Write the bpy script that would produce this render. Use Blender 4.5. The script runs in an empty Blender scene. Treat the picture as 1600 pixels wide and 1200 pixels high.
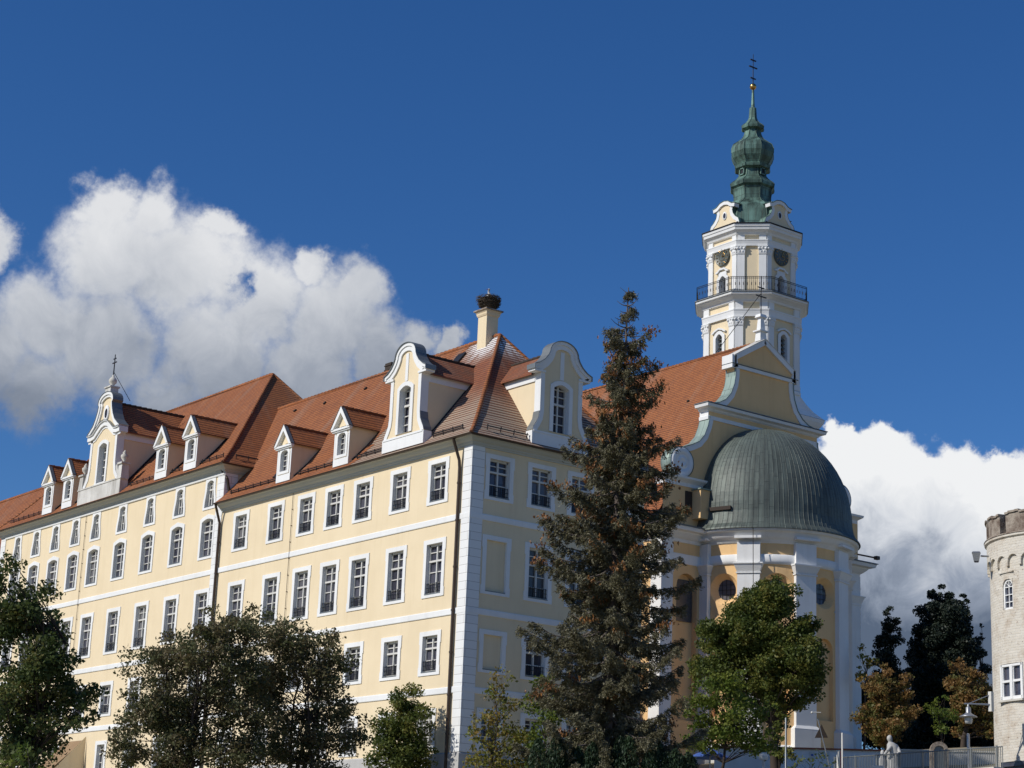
import bpy, math, random
import numpy as np
from mathutils import Vector, Matrix
R = math.radians
scn = bpy.context.scene
COL = scn.collection
# ------------------------------------------------------------------ camera
cam = bpy.data.cameras.new('camera'); co = bpy.data.objects.new('camera', cam); COL.objects.link(co)
cam.sensor_width = 36; cam.lens = 3020.5 / 1600 * 36; cam.clip_end = 9000; cam.clip_start = .5
RT = Vector((.7870897, -.6156188, .0387724)); DN = Vector((.1926772, .1856596, -.9635383)); FW = Vector((.5859738, .7658616, .2647465))
m = Matrix((RT, -DN, -FW)).transposed().to_4x4(); m.translation = Vector((-59.21, -80.58, 0))
co.matrix_world = m; scn.camera = co
scn.render.resolution_x = 1024; scn.render.resolution_y = 768
# ------------------------------------------------------------------ sun, exposure
SUN_AZ_A, SUN_EL = 14.0, 37.0            # degrees from -X towards +Y, elevation
sv = Vector((-math.cos(R(SUN_AZ_A)) * math.cos(R(SUN_EL)), math.sin(R(SUN_AZ_A)) * math.cos(R(SUN_EL)), math.sin(R(SUN_EL))))
sl = bpy.data.lights.new('sun', 'SUN'); sl.energy = 3.9; sl.angle = R(.53); sl.color = (1, .955, .88)
so = bpy.data.objects.new('sun', sl); COL.objects.link(so); so.rotation_euler = sv.to_track_quat('Z', 'Y').to_euler()
scn.view_settings.view_transform = 'Standard'; scn.view_settings.look = 'None'; scn.view_settings.exposure = 0; scn.view_settings.gamma = 1
# ------------------------------------------------------------------ node helper
class N:
    def __init__(s, tree): s.t = tree
    def __call__(s, typ, **kw):
        n = s.t.nodes.new(typ)
        for k, v in kw.items():
            if k == 'ins':
                for a, b in v.items():
                    if isinstance(b, bpy.types.NodeSocket): s.t.links.new(b, n.inputs[a])
                    else: n.inputs[a].default_value = b
            else: setattr(n, k, v)
        return n
    def math(s, op, a, b=None, c=None, clamp=False):
        n = s.t.nodes.new('ShaderNodeMath'); n.operation = op; n.use_clamp = clamp
        for i, v in enumerate((a, b, c)):
            if v is None: continue
            if isinstance(v, bpy.types.NodeSocket): s.t.links.new(v, n.inputs[i])
            else: n.inputs[i].default_value = v
        return n.outputs[0]
    def noise(s, vec, scale, detail=4, rough=.55, dist=0):
        n = s.t.nodes.new('ShaderNodeTexNoise'); s.t.links.new(vec, n.inputs['Vector'])
        n.inputs['Scale'].default_value = scale; n.inputs['Detail'].default_value = detail; n.inputs['Roughness'].default_value = rough; n.inputs['Distortion'].default_value = dist
        return n.outputs[0]
    def ramp(s, fac, stops, interp='LINEAR'):
        n = s.t.nodes.new('ShaderNodeValToRGB'); n.color_ramp.interpolation = interp
        e = n.color_ramp.elements
        while len(e) < len(stops): e.new(.5)
        for el, (p, c) in zip(e, stops):
            el.position = p; el.color = (c, c, c, 1) if not hasattr(c, '__len__') else (*c, 1)
        s.t.links.new(fac, n.inputs[0]); return n.outputs[0]
    def mix(s, f, a, b, mode='MIX'):
        n = s.t.nodes.new('ShaderNodeMix'); n.data_type = 'RGBA'; n.blend_type = mode
        for i, v in ((0, f), (6, a), (7, b)):
            if isinstance(v, bpy.types.NodeSocket): s.t.links.new(v, n.inputs[i])
            else: n.inputs[i].default_value = v if i == 0 else (*v, 1)
        return n.outputs[2]
# ------------------------------------------------------------------ world: sky + clouds (by direction)
w = bpy.data.worlds.new('World'); scn.world = w; w.use_nodes = True
nt = w.node_tree; nt.nodes.clear(); n = N(nt)
sky = n('ShaderNodeTexSky', sky_type='NISHITA', sun_disc=False, sun_elevation=R(SUN_EL), sun_rotation=math.atan2(sv.x, sv.y), altitude=400, air_density=1.0, dust_density=.25, ozone_density=4.0)
hs = n('ShaderNodeHueSaturation', ins={'Color': sky.outputs[0], 'Saturation': 1.22, 'Value': 1.0})
skt = n.mix(1.0, hs.outputs[0], (.92, 1.10, 1.40), 'MULTIPLY')
skyc = n('ShaderNodeVectorMath', operation='SCALE', ins={0: skt, 'Scale': .065}).outputs[0]
tc = n('ShaderNodeTexCoord'); dirv = n('ShaderNodeVectorMath', operation='NORMALIZE', ins={0: tc.outputs['Generated']}).outputs[0]
sep = n('ShaderNodeSeparateXYZ', ins={0: dirv})
az = n.math('MULTIPLY', n.math('ARCTAN2', sep.outputs[0], sep.outputs[1]), 57.2958)
el = n.math('MULTIPLY', n.math('ARCSINE', sep.outputs[2]), 57.2958)
def warp(scale, amt, seed):
    off = n('ShaderNodeVectorMath', operation='ADD', ins={0: dirv, 1: (seed, seed * .7, -seed)}).outputs[0]
    a = n('ShaderNodeTexNoise', ins={'Vector': off, 'Scale': scale, 'Detail': 6, 'Roughness': .6})
    return n('ShaderNodeVectorMath', operation='SCALE', ins={0: n('ShaderNodeVectorMath', operation='SUBTRACT', ins={0: a.outputs['Color'], 1: (.5, .5, .5)}).outputs[0], 'Scale': amt}).outputs[0]
pvec = n('ShaderNodeCombineXYZ', ins={0: az, 1: el}).outputs[0]
pw = n('ShaderNodeVectorMath', operation='ADD', ins={0: pvec, 1: warp(22, 2.6, 3.1)}).outputs[0]
pw = n('ShaderNodeVectorMath', operation='ADD', ins={0: pw, 1: warp(75, .9, 7.7)}).outputs[0]
pw = n('ShaderNodeVectorMath', operation='MULTIPLY', ins={0: pw, 1: (1, 1, 0)}).outputs[0]
BL = [(25.17, 18.27, 2.25), (23.01, 16.19, 1.97), (27.21, 18.1, 2.44), (24.77, 15.62, 2.63), (21.31, 14.89, 2.63), (29.44, 17.16, 2.16), (28.21, 15.56, 2.63), (31.81, 16.96, 2.16), (31.14, 15.4, 2.07), (33.44, 16.11, 1.6), (34.41, 16.35, .94), (35.4, 16.44, .62), (23.0, 13.9, 2.0), (27, 13.6, 2.4), (32.63, 17.95, 1.22), (26.11, 19.49, 1.31), (24.75, 19.53, 1.16), (28.18, 19.31, .94), (34.67, 15.23, 1.03), (21.37, 18.26, .95), (30.82, 18.4, .94), (12, 17, 4), (4, 15, 5)]
BR = [(47.91, 12.9, 1.78), (47.64, 13.93, .95), (48.6, 13.5, 1.1), (49.39, 11.78, 2.54), (50.88, 12.33, 1.69), (52.7, 11.94, 1.97), (47.15, 10.85, 2.07), (48.98, 8.83, 3.76), (51.89, 8.85, 3.76), (46.2, 7.87, 2.82), (49.79, 12.9, 1.03), (52.0, 12.87, 1.13), (57, 10, 4), (63, 9, 5), (40, 3, 4), (30, 2, 4)]
def field(bl):
    acc = None
    for a, e, r in bl:
        d = n('ShaderNodeVectorMath', operation='DISTANCE', ins={0: pw, 1: (a, e, 0)}).outputs['Value']
        v = n.math('SUBTRACT', 1.0, n.math('DIVIDE', d, r))
        acc = v if acc is None else n.math('SMOOTH_MAX', acc, v, .12)
    return acc
fl = field(BL); fr = field(BR)
hole = n('ShaderNodeVectorMath', operation='DISTANCE', ins={0: pw, 1: (28.75, 17.65, 0)}).outputs['Value']
fl = n.math('SUBTRACT', fl, n.math('MULTIPLY', n.math('SUBTRACT', 1.0, n.math('DIVIDE', hole, .5), clamp=True), .52))
fine = n.noise(dirv, 60, 8, .62)
wisp = n.noise(dirv, 26, 8, .65)
low = n.math('MULTIPLY', n.math('SUBTRACT', 14.9, el), .36, clamp=True)      # ragged base of the left cloud
fl2 = n.math('SUBTRACT', fl, n.math('MULTIPLY', low, n.math('MULTIPLY', wisp, .9)))
fine2 = n.noise(dirv, 150, 6, .65)
def alpha(f, lo, hi):
    f = n.math('ADD', n.math('ADD', f, n.math('MULTIPLY', n.math('SUBTRACT', fine, .5), .50)), n.math('MULTIPLY', n.math('SUBTRACT', fine2, .5), .22))
    return n('ShaderNodeMapRange', interpolation_type='SMOOTHERSTEP', ins={0: f, 1: lo, 2: hi}).outputs[0]
al = alpha(fl2, -.02, .66); ar = alpha(fr, .04, .34)
# brightness: sunlit crowns above, grey undersides
puff = n.math('SUBTRACT', n.noise(dirv, 42, 8, .62, .5), .5)
puff2 = n.math('SUBTRACT', n.noise(dirv, 11, 4, .5, .3), .5)
hl = n.math('ADD', n.math('SUBTRACT', el, 13.6), n.math('ADD', n.math('MULTIPLY', puff, 3.6), n.math('MULTIPLY', puff2, 8.0)))
hr = n.math('ADD', n.math('SUBTRACT', el, 9.0), n.math('ADD', n.math('MULTIPLY', puff, 3.2), n.math('MULTIPLY', puff2, 4.5)))
cl = n.ramp(n.math('DIVIDE', hl, 6.2, clamp=True), [(0, (.22, .255, .32)), (.3, (.34, .375, .44)), (.6, (.55, .575, .62)), (1, (.76, .77, .79))])
cr = n.ramp(n.math('DIVIDE', hr, 3.4, clamp=True), [(0, (.10, .135, .20)), (.35, (.30, .345, .43)), (.68, (.66, .69, .74)), (1, (.88, .89, .90))])
c1 = n.mix(n.math('MULTIPLY', al, .98), skyc, cl)
c2 = n.mix(n.math('MULTIPLY', ar, .99), c1, cr)
bg = n('ShaderNodeBackground', ins={0: c2, 1: 1.0}); wo = n('ShaderNodeOutputWorld', ins={0: bg.outputs[0]})
# ------------------------------------------------------------------ materials
def newmat(name):
    mt = bpy.data.materials.new(name); mt.use_nodes = True; mt.node_tree.nodes.clear(); return mt, N(mt.node_tree)
def finish(n, col, rough=.8, metal=0, bump=None, bstr=.3, bdist=.02, spec=.3, trans=None):
    ins = {'Base Color': col if isinstance(col, bpy.types.NodeSocket) else (*col, 1), 'Roughness': rough, 'Metallic': metal, 'Specular IOR Level': spec}
    if bump is not None:
        ins['Normal'] = n('ShaderNodeBump', ins={'Height': bump, 'Strength': bstr, 'Distance': bdist}).outputs[0]
    p = n('ShaderNodeBsdfPrincipled', ins=ins); out = p.outputs[0]
    if trans:
        t = n('ShaderNodeBsdfTranslucent', ins={0: ins['Base Color']}); out = n('ShaderNodeMixShader', ins={0: trans, 1: out, 2: t.outputs[0]}).outputs[0]
    n('ShaderNodeOutputMaterial', ins={0: out})
def geo(n): return n('ShaderNodeNewGeometry').outputs['Position']
def plaster(name, base, dark, amt=.7, streak=.6):
    mt, n = newmat(name); g = geo(n)
    a = n.noise(g, .35, 5, .6); st = n('ShaderNodeVectorMath', operation='MULTIPLY', ins={0: g, 1: (2.2, 2.2, .16)}).outputs[0]
    b = n.noise(st, 1.0, 5, .6)
    f = n.math('ADD', n.math('MULTIPLY', n.ramp(a, [(.4, 0), (.75, 1)]), amt), n.math('MULTIPLY', n.ramp(b, [(.52, 0), (.78, 1)]), streak), clamp=True)
    finish(n, n.mix(f, base, dark), .88, bump=n.noise(g, 9, 4), bstr=.25, bdist=.02); return mt
YEL = plaster('yellow plaster', (.79, .655, .44), (.70, .57, .37))
YELC = plaster('church ochre plaster', (.83, .55, .27), (.72, .46, .22))
WHI = plaster('white plaster', (.80, .80, .78), (.68, .675, .65))
WHD = plaster('weathered white plaster', (.68, .66, .61), (.34, .32, .28), .8, .8)
WHS = plaster('white cornice plaster greyed for shade', (.50, .51, .47), (.42, .43, .39), .4, .2)  # white plaster; the shade under the eaves is put into its grey
STO = plaster('pale stone', (.60, .57, .50), (.36, .33, .28), .8, .5)
GRY = plaster('grey plinth render', (.48, .47, .45), (.38, .37, .35))
SHB = plaster('shutter brown', (.30, .20, .11), (.24, .15, .08))
def simple(name, c, rough=.6, metal=0, spec=.4, var=.25):
    mt, n = newmat(name); g = geo(n)
    d = tuple(x * (1 - var) for x in c); finish(n, n.mix(n.noise(g, 2.5, 5), c, d), rough, metal, spec=spec); return mt
IRON = simple('dark iron', (.035, .035, .038), .5, .6)
PIPE = simple('brown copper pipe', (.085, .06, .045), .45, .5)
TRIM = simple('window paint', (.72, .70, .64), .5)
GOLD = simple('gilded copper', (.75, .42, .12), .28, 1.0)
CONC = simple('galvanised steel', (.42, .43, .44), .4, .7)
MARB = simple('white statue stone', (.58, .57, .54), .7, var=.45)
RED = simple('red clay coping', (.38, .12, .06), .8)
BLUE = simple('blue canvas', (.06, .13, .42), .8)
LEAD = simple('grey sheet metal', (.24, .255, .25), .45, .5)
DKW = simple('dark weathered wood', (.05, .035, .025), .8)
REDP = simple('red paint', (.35, .05, .05), .5)
def glassmat():
    mt, n = newmat('window glass'); g = geo(n)
    v = n('ShaderNodeTexVoronoi', ins={'Vector': g, 'Scale': .9}); rnd = n('ShaderNodeObjectInfo').outputs['Random']; c = n.mix(n.math('MULTIPLY', v.outputs['Color'], 1.0), (.028, .028, .042), (.10, .10, .125)); c = n.mix(n.ramp(rnd, [(.45, 0), (.62, .25), (.85, .55), (1, 1)]), c, (.17, .165, .17))
    finish(n, c, .08, bump=n.noise(g, 1.3, 2), bstr=.25, bdist=.02, spec=.5); return mt
GLS = glassmat()
def curtain():
    mt, n = newmat('leaded glass'); g = geo(n); finish(n, n.mix(n.noise(g, 6, 3), (.10, .10, .10), (.03, .035, .045)), .25, spec=.5); return mt
CUR = curtain()
def tiles(name, c1, c2, c3, stain=True):
    mt, n = newmat(name); uv = n('ShaderNodeUVMap', uv_map='uv').outputs[0]; g = geo(n)
    br = n('ShaderNodeTexBrick', offset=.5, ins={'Vector': uv, 'Color1': (0, 0, 0, 1), 'Color2': (1, 1, 1, 1), 'Mortar': (.5, .5, .5, 1), 'Scale': 1.0, 'Mortar Size': .012, 'Mortar Smooth': .2, 'Brick Width': .20, 'Row Height': .235})
    s = n('ShaderNodeSeparateXYZ', ins={0: uv}); fr = n.math('FRACT', n.math('DIVIDE', s.outputs[1], .235))
    big = n.noise(g, .22, 6, .65); mid = n.noise(g, 1.4, 5, .6)
    col = n.mix(n.math('MULTIPLY', br.outputs[0], 1.0), c1, c2)
    col = n.mix(n.ramp(mid, [(.45, 0), (.7, .75)]), col, c3)
    stv = n('ShaderNodeVectorMath', operation='MULTIPLY', ins={0: uv, 1: (1.3, .10, 1)}).outputs[0]
    if stain:
        k = n.math('MULTIPLY', n.ramp(n.noise(stv, .55, 6, .6), [(.52, 0), (.75, 1)]), n.ramp(big, [(.35, .15), (.6, .75)]))
        col = n.mix(k, col, (.36, .26, .19))
    lip = n.ramp(fr, [(0, .1), (.16, .15), (.34, .9), (1, 1)])
    col = n.mix(n.math('SUBTRACT', 1.0, lip), col, (.05, .025, .018))       # dark open joint under each course of tiles
    h = n.math('ADD', n.math('SUBTRACT', 1.0, fr), n.math('MULTIPLY', br.outputs[1], -.6))
    finish(n, col, .78, bump=h, bstr=.9, bdist=.035, spec=.25); return mt
TIL = tiles('clay roof tiles', (.41, .148, .052), (.33, .115, .043), (.27, .098, .042))
TIP = tiles('weathered pavilion tiles', (.32, .112, .05), (.24, .085, .045), (.19, .10, .065))
# lichen-washed bands on the pavilion tiles
def lichen(mt, cx, cy, cz):
    n = N(mt.node_tree); p = [x for x in mt.node_tree.nodes if x.type == 'BSDF_PRINCIPLED'][0]
    src = p.inputs['Base Color'].links[0].from_socket; g = geo(n); uv = n('ShaderNodeUVMap', uv_map='uv').outputs[0]
    s = n('ShaderNodeSeparateXYZ', ins={0: uv}); fr = n.math('FRACT', n.math('DIVIDE', s.outputs[1], .235))
    d = n('ShaderNodeVectorMath', operation='DISTANCE', ins={0: g, 1: (cx, cy, cz)}).outputs['Value']
    drop = n.math('MULTIPLY', n.math('SUBTRACT', 1.0, n.math('DIVIDE', d, 3.3), clamp=True), 2.6)
    st = n('ShaderNodeVectorMath', operation='MULTIPLY', ins={0: uv, 1: (2.2, .5, 1)}).outputs[0]
    drop = n.math('MULTIPLY', drop, n.ramp(n.noise(st, 1.2, 5, .7), [(.30, 0), (.52, 1)]))
    gz = n('ShaderNodeSeparateXYZ', ins={0: g})
    lo = n.math('MULTIPLY', n.ramp(n.math('DIVIDE', n.math('SUBTRACT', 30.3, n.math('ADD', gz.outputs[2], n.math('MULTIPLY', n.noise(g, .5, 4), 3.2))), 2.0, clamp=True), [(0, 0), (1, 1)]), .85)
    band = n.ramp(fr, [(0, 0), (.35, .15), (.6, 1), (.9, 1), (1, .2)])
    f = n.math('MULTIPLY', n.math('MAXIMUM', drop, lo), band, clamp=True)
    c = n.mix(n.math('MULTIPLY', drop, 1.0, clamp=True), (.40, .34, .26), (.78, .76, .73))
    mt.node_tree.links.new(n.mix(f, src, c), p.inputs['Base Color'])
lichen(TIP, 6.1, 6.4, 33.2)
def copper(name, c1, c2, c3, rough=.55):
    mt, n = newmat(name); g = geo(n); uv = n('ShaderNodeUVMap', uv_map='uv').outputs[0]
    st = n('ShaderNodeVectorMath', operation='MULTIPLY', ins={0: g, 1: (1.5, 1.5, .22)}).outputs[0]
    a = n.noise(st, .9, 6, .65); b = n.noise(g, .35, 4, .6)
    br = n('ShaderNodeTexBrick', offset=.5, ins={'Vector': uv, 'Color1': (0, 0, 0, 1), 'Color2': (1, 1, 1, 1), 'Mortar': (.2, .2, .2, 1), 'Scale': 1.0, 'Mortar Size': .02, 'Brick Width': .62, 'Row Height': 1.3})
    col = n.mix(n.ramp(a, [(.38, 0), (.62, 1)]), c1, c2); col = n.mix(n.ramp(b, [(.45, 0), (.7, 1)]), col, c3)
    col = n.mix(n.math('MULTIPLY', br.outputs[0], .35), col, c3)
    col = n.mix(n.math('MULTIPLY', br.outputs[1], .7), col, (.03, .035, .03))
    finish(n, col, rough, .25, bump=n.math('ADD', br.outputs[1], n.math('MULTIPLY', a, .5)), bstr=.4, bdist=.03, spec=.4); return mt
COPG = copper('green patinated copper', (.19, .33, .27), (.022, .038, .030), (.06, .10, .08))
def domemat():
    mt, n = newmat('weathered dome copper'); g = geo(n); s_ = n('ShaderNodeSeparateXYZ', ins={0: g})
    ang = n.math('ARCTAN2', n.math('SUBTRACT', s_.outputs[1], 20.0), n.math('SUBTRACT', s_.outputs[0], 41.8))
    sheet = n.math('FLOOR', n.math('MULTIPLY', n.math('ADD', ang, math.pi), 56 / math.pi))
    per = n('ShaderNodeTexWhiteNoise', noise_dimensions='1D', ins={'W': sheet}).outputs[0]
    row = n.math('FLOOR', n.math('ADD', n.math('DIVIDE', s_.outputs[2], 1.35), n.math('MULTIPLY', per, 7.0)))
    cell = n('ShaderNodeTexWhiteNoise', noise_dimensions='2D', ins={'Vector': n('ShaderNodeCombineXYZ', ins={0: sheet, 1: row}).outputs[0]}).outputs[0]
    sv_ = n('ShaderNodeCombineXYZ', ins={0: n.math('MULTIPLY', ang, 14.0), 1: n.math('MULTIPLY', s_.outputs[2], .16)}).outputs[0]
    st = n.noise(sv_, 1.6, 6, .62); pt = n.noise(g, .30, 4, .6)
    col = n.mix(n.ramp(st, [(.40, 0), (.60, 1)]), (.070, .082, .070), (.125, .150, .128)); col = n.mix(n.math('MULTIPLY', n.ramp(pt, [(.45, 0), (.72, 1)]), .7), col, (.135, .165, .145))
    col = n.mix(n.math('MULTIPLY', cell, .35), col, (.045, .052, .05)); fin = n.noise(sv_, 7.0, 6, .7); col = n.mix(n.ramp(fin, [(.60, 0), (.72, .55)]), col, (.24, .27, .25))
    zf_ = n.math('FRACT', n.math('ADD', n.math('DIVIDE', s_.outputs[2], 1.35), n.math('MULTIPLY', per, 7.0))); col = n.mix(n.ramp(zf_, [(0, .6), (.02, .6), (.035, 0)]), col, (.03, .035, .034))
    af = n.math('FRACT', n.math('MULTIPLY', n.math('ADD', ang, math.pi), 56 / math.pi)); col = n.mix(n.ramp(af, [(0, .5), (.03, .5), (.06, 0), (.94, 0), (.97, .5), (1, .5)]), col, (.025, .03, .03))
    finish(n, col, .55, .15, bump=n.math('ADD', n.noise(g, 1.6, 3), n.math('MULTIPLY', cell, .5)), bstr=.5, bdist=.06, spec=.4); return mt
COPD = domemat()
COPL = copper('pale verdigris flashing', (.30, .38, .33), (.20, .25, .22), (.24, .31, .27))
def quoinmat():
    mt, n = newmat('white jointed quoins'); g = geo(n); s = n('ShaderNodeSeparateXYZ', ins={0: g})
    u = n.math('ADD', s.outputs[0], s.outputs[1]); vec = n('ShaderNodeCombineXYZ', ins={0: u, 1: s.outputs[2]}).outputs[0]
    br = n('ShaderNodeTexBrick', offset=.5, ins={'Vector': vec, 'Color1': (.8, .8, .78, 1), 'Color2': (.75, .75, .73, 1), 'Mortar': (.40, .39, .37, 1), 'Scale': 1, 'Mortar Size': .012, 'Brick Width': 1.5, 'Row Height': .44})
    finish(n, br.outputs[0], .85, bump=br.outputs[1], bstr=-.4, bdist=.02); return mt
QUO = quoinmat()
def rubble():
    mt, n = newmat('limewashed brick'); g = geo(n); s = n('ShaderNodeSeparateXYZ', ins={0: g})
    u = n('ShaderNodeVectorMath', operation='LENGTH', ins={0: g}).outputs['Value']
    ang = n.math('MULTIPLY', n.math('ARCTAN2', n.math('SUBTRACT', s.outputs[1], -28.7), n.math('SUBTRACT', s.outputs[0], 15.6)), 3.5)
    vec = n('ShaderNodeCombineXYZ', ins={0: ang, 1: s.outputs[2]}).outputs[0]
    br = n('ShaderNodeTexBrick', offset=.5, ins={'Vector': vec, 'Color1': (.66, .615, .53, 1), 'Color2': (.60, .55, .46, 1), 'Mortar': (.68, .64, .56, 1), 'Scale': 1, 'Mortar Size': .014, 'Mortar Smooth': .6, 'Brick Width': .30, 'Row Height': .115})
    p = n.ramp(n.noise(g, 1.3, 8, .7), [(.50, 0), (.64, 1)]); q = n.ramp(n.noise(g, 7, 5, .65), [(.62, 0), (.70, 1)])
    col = n.mix(n.math('MULTIPLY', p, .55), br.outputs[0], (.42, .33, .24)); col = n.mix(q, col, (.20, .12, .08))
    finish(n, col, .92, bump=n.math('ADD', n.math('MULTIPLY', br.outputs[1], -.25), n.noise(g, 3.5, 6)), bstr=.7, bdist=.06); return mt
RUB = rubble()
def parapet():
    mt, n = newmat('stained parapet stone'); g = geo(n)
    finish(n, n.mix(n.ramp(n.noise(g, 2.2, 7, .7), [(.4, 0), (.62, 1)]), (.36, .31, .25), (.15, .11, .085)), .92, bump=n.noise(g, 6, 5), bstr=.8, bdist=.05); return mt
PAR = parapet()
def foliage(name, cols, trans=.36, rough=.55):
    cols = [tuple(v * 1.25 for v in c) for c in cols]; mt, n = newmat(name); a = n('ShaderNodeAttribute', attribute_name='tint').outputs['Fac']
    k = len(cols) - 1; finish(n, n.ramp(a, [(i / k, c) for i, c in enumerate(cols)]), rough, spec=.3, trans=trans); return mt
F_DARK = foliage('dark maple leaves', [(.028, .042, .014), (.048, .07, .02), (.075, .10, .028), (.13, .12, .035)])
F_BRONZE = foliage('bronze green leaves', [(.055, .062, .025), (.075, .085, .033), (.095, .098, .042), (.125, .095, .05), (.14, .13, .055)])
F_GREEN = foliage('fresh green leaves', [(.05, .08, .012), (.09, .125, .018), (.14, .16, .025)])
F_YEL = foliage('yellowing leaves', [(.07, .10, .02), (.13, .14, .025), (.19, .16, .03), (.20, .12, .03)])
F_LIND = foliage('lime tree leaves', [(.035, .055, .012), (.065, .088, .018), (.10, .12, .024), (.17, .155, .035)])
F_SPR = foliage('spruce needles', [(.062, .056, .028), (.088, .08, .04), (.115, .105, .058), (.15, .14, .09)], .12)
F_CONE = foliage('spruce cones', [(.12, .055, .022), (.20, .09, .03), (.29, .14, .045)], .05)
F_CONIF = foliage('far conifer needles', [(.008, .014, .010), (.014, .022, .014), (.022, .03, .018)], .08)
F_RUST = foliage('rusty chestnut leaves', [(.06, .085, .02), (.12, .11, .03), (.19, .115, .04), (.25, .14, .05)])
F_YEW = foliage('yew foliage', [(.012, .025, .012), (.022, .04, .018), (.03, .055, .022)], .1)
BARK = simple('bark', (.075, .055, .042), .9, var=.6)
BARKG = simple('grey spruce bark', (.16, .13, .115), .9, var=.5)
def groundmat():
    mt, n = newmat('pale bounce ground'); g = geo(n)
    finish(n, n.mix(n.ramp(n.noise(g, .12, 6, .6), [(.4, 0), (.62, 1)]), (.20, .175, .10), (.30, .26, .18)), .95, bump=n.noise(g, 3, 5), bstr=.6, bdist=.1); return mt  # mostly unseen ground, made pale to bounce warm light onto the shaded walls
GRD = groundmat()
NEST = simple('nest twigs', (.12, .095, .07), .95, var=.6)
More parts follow.
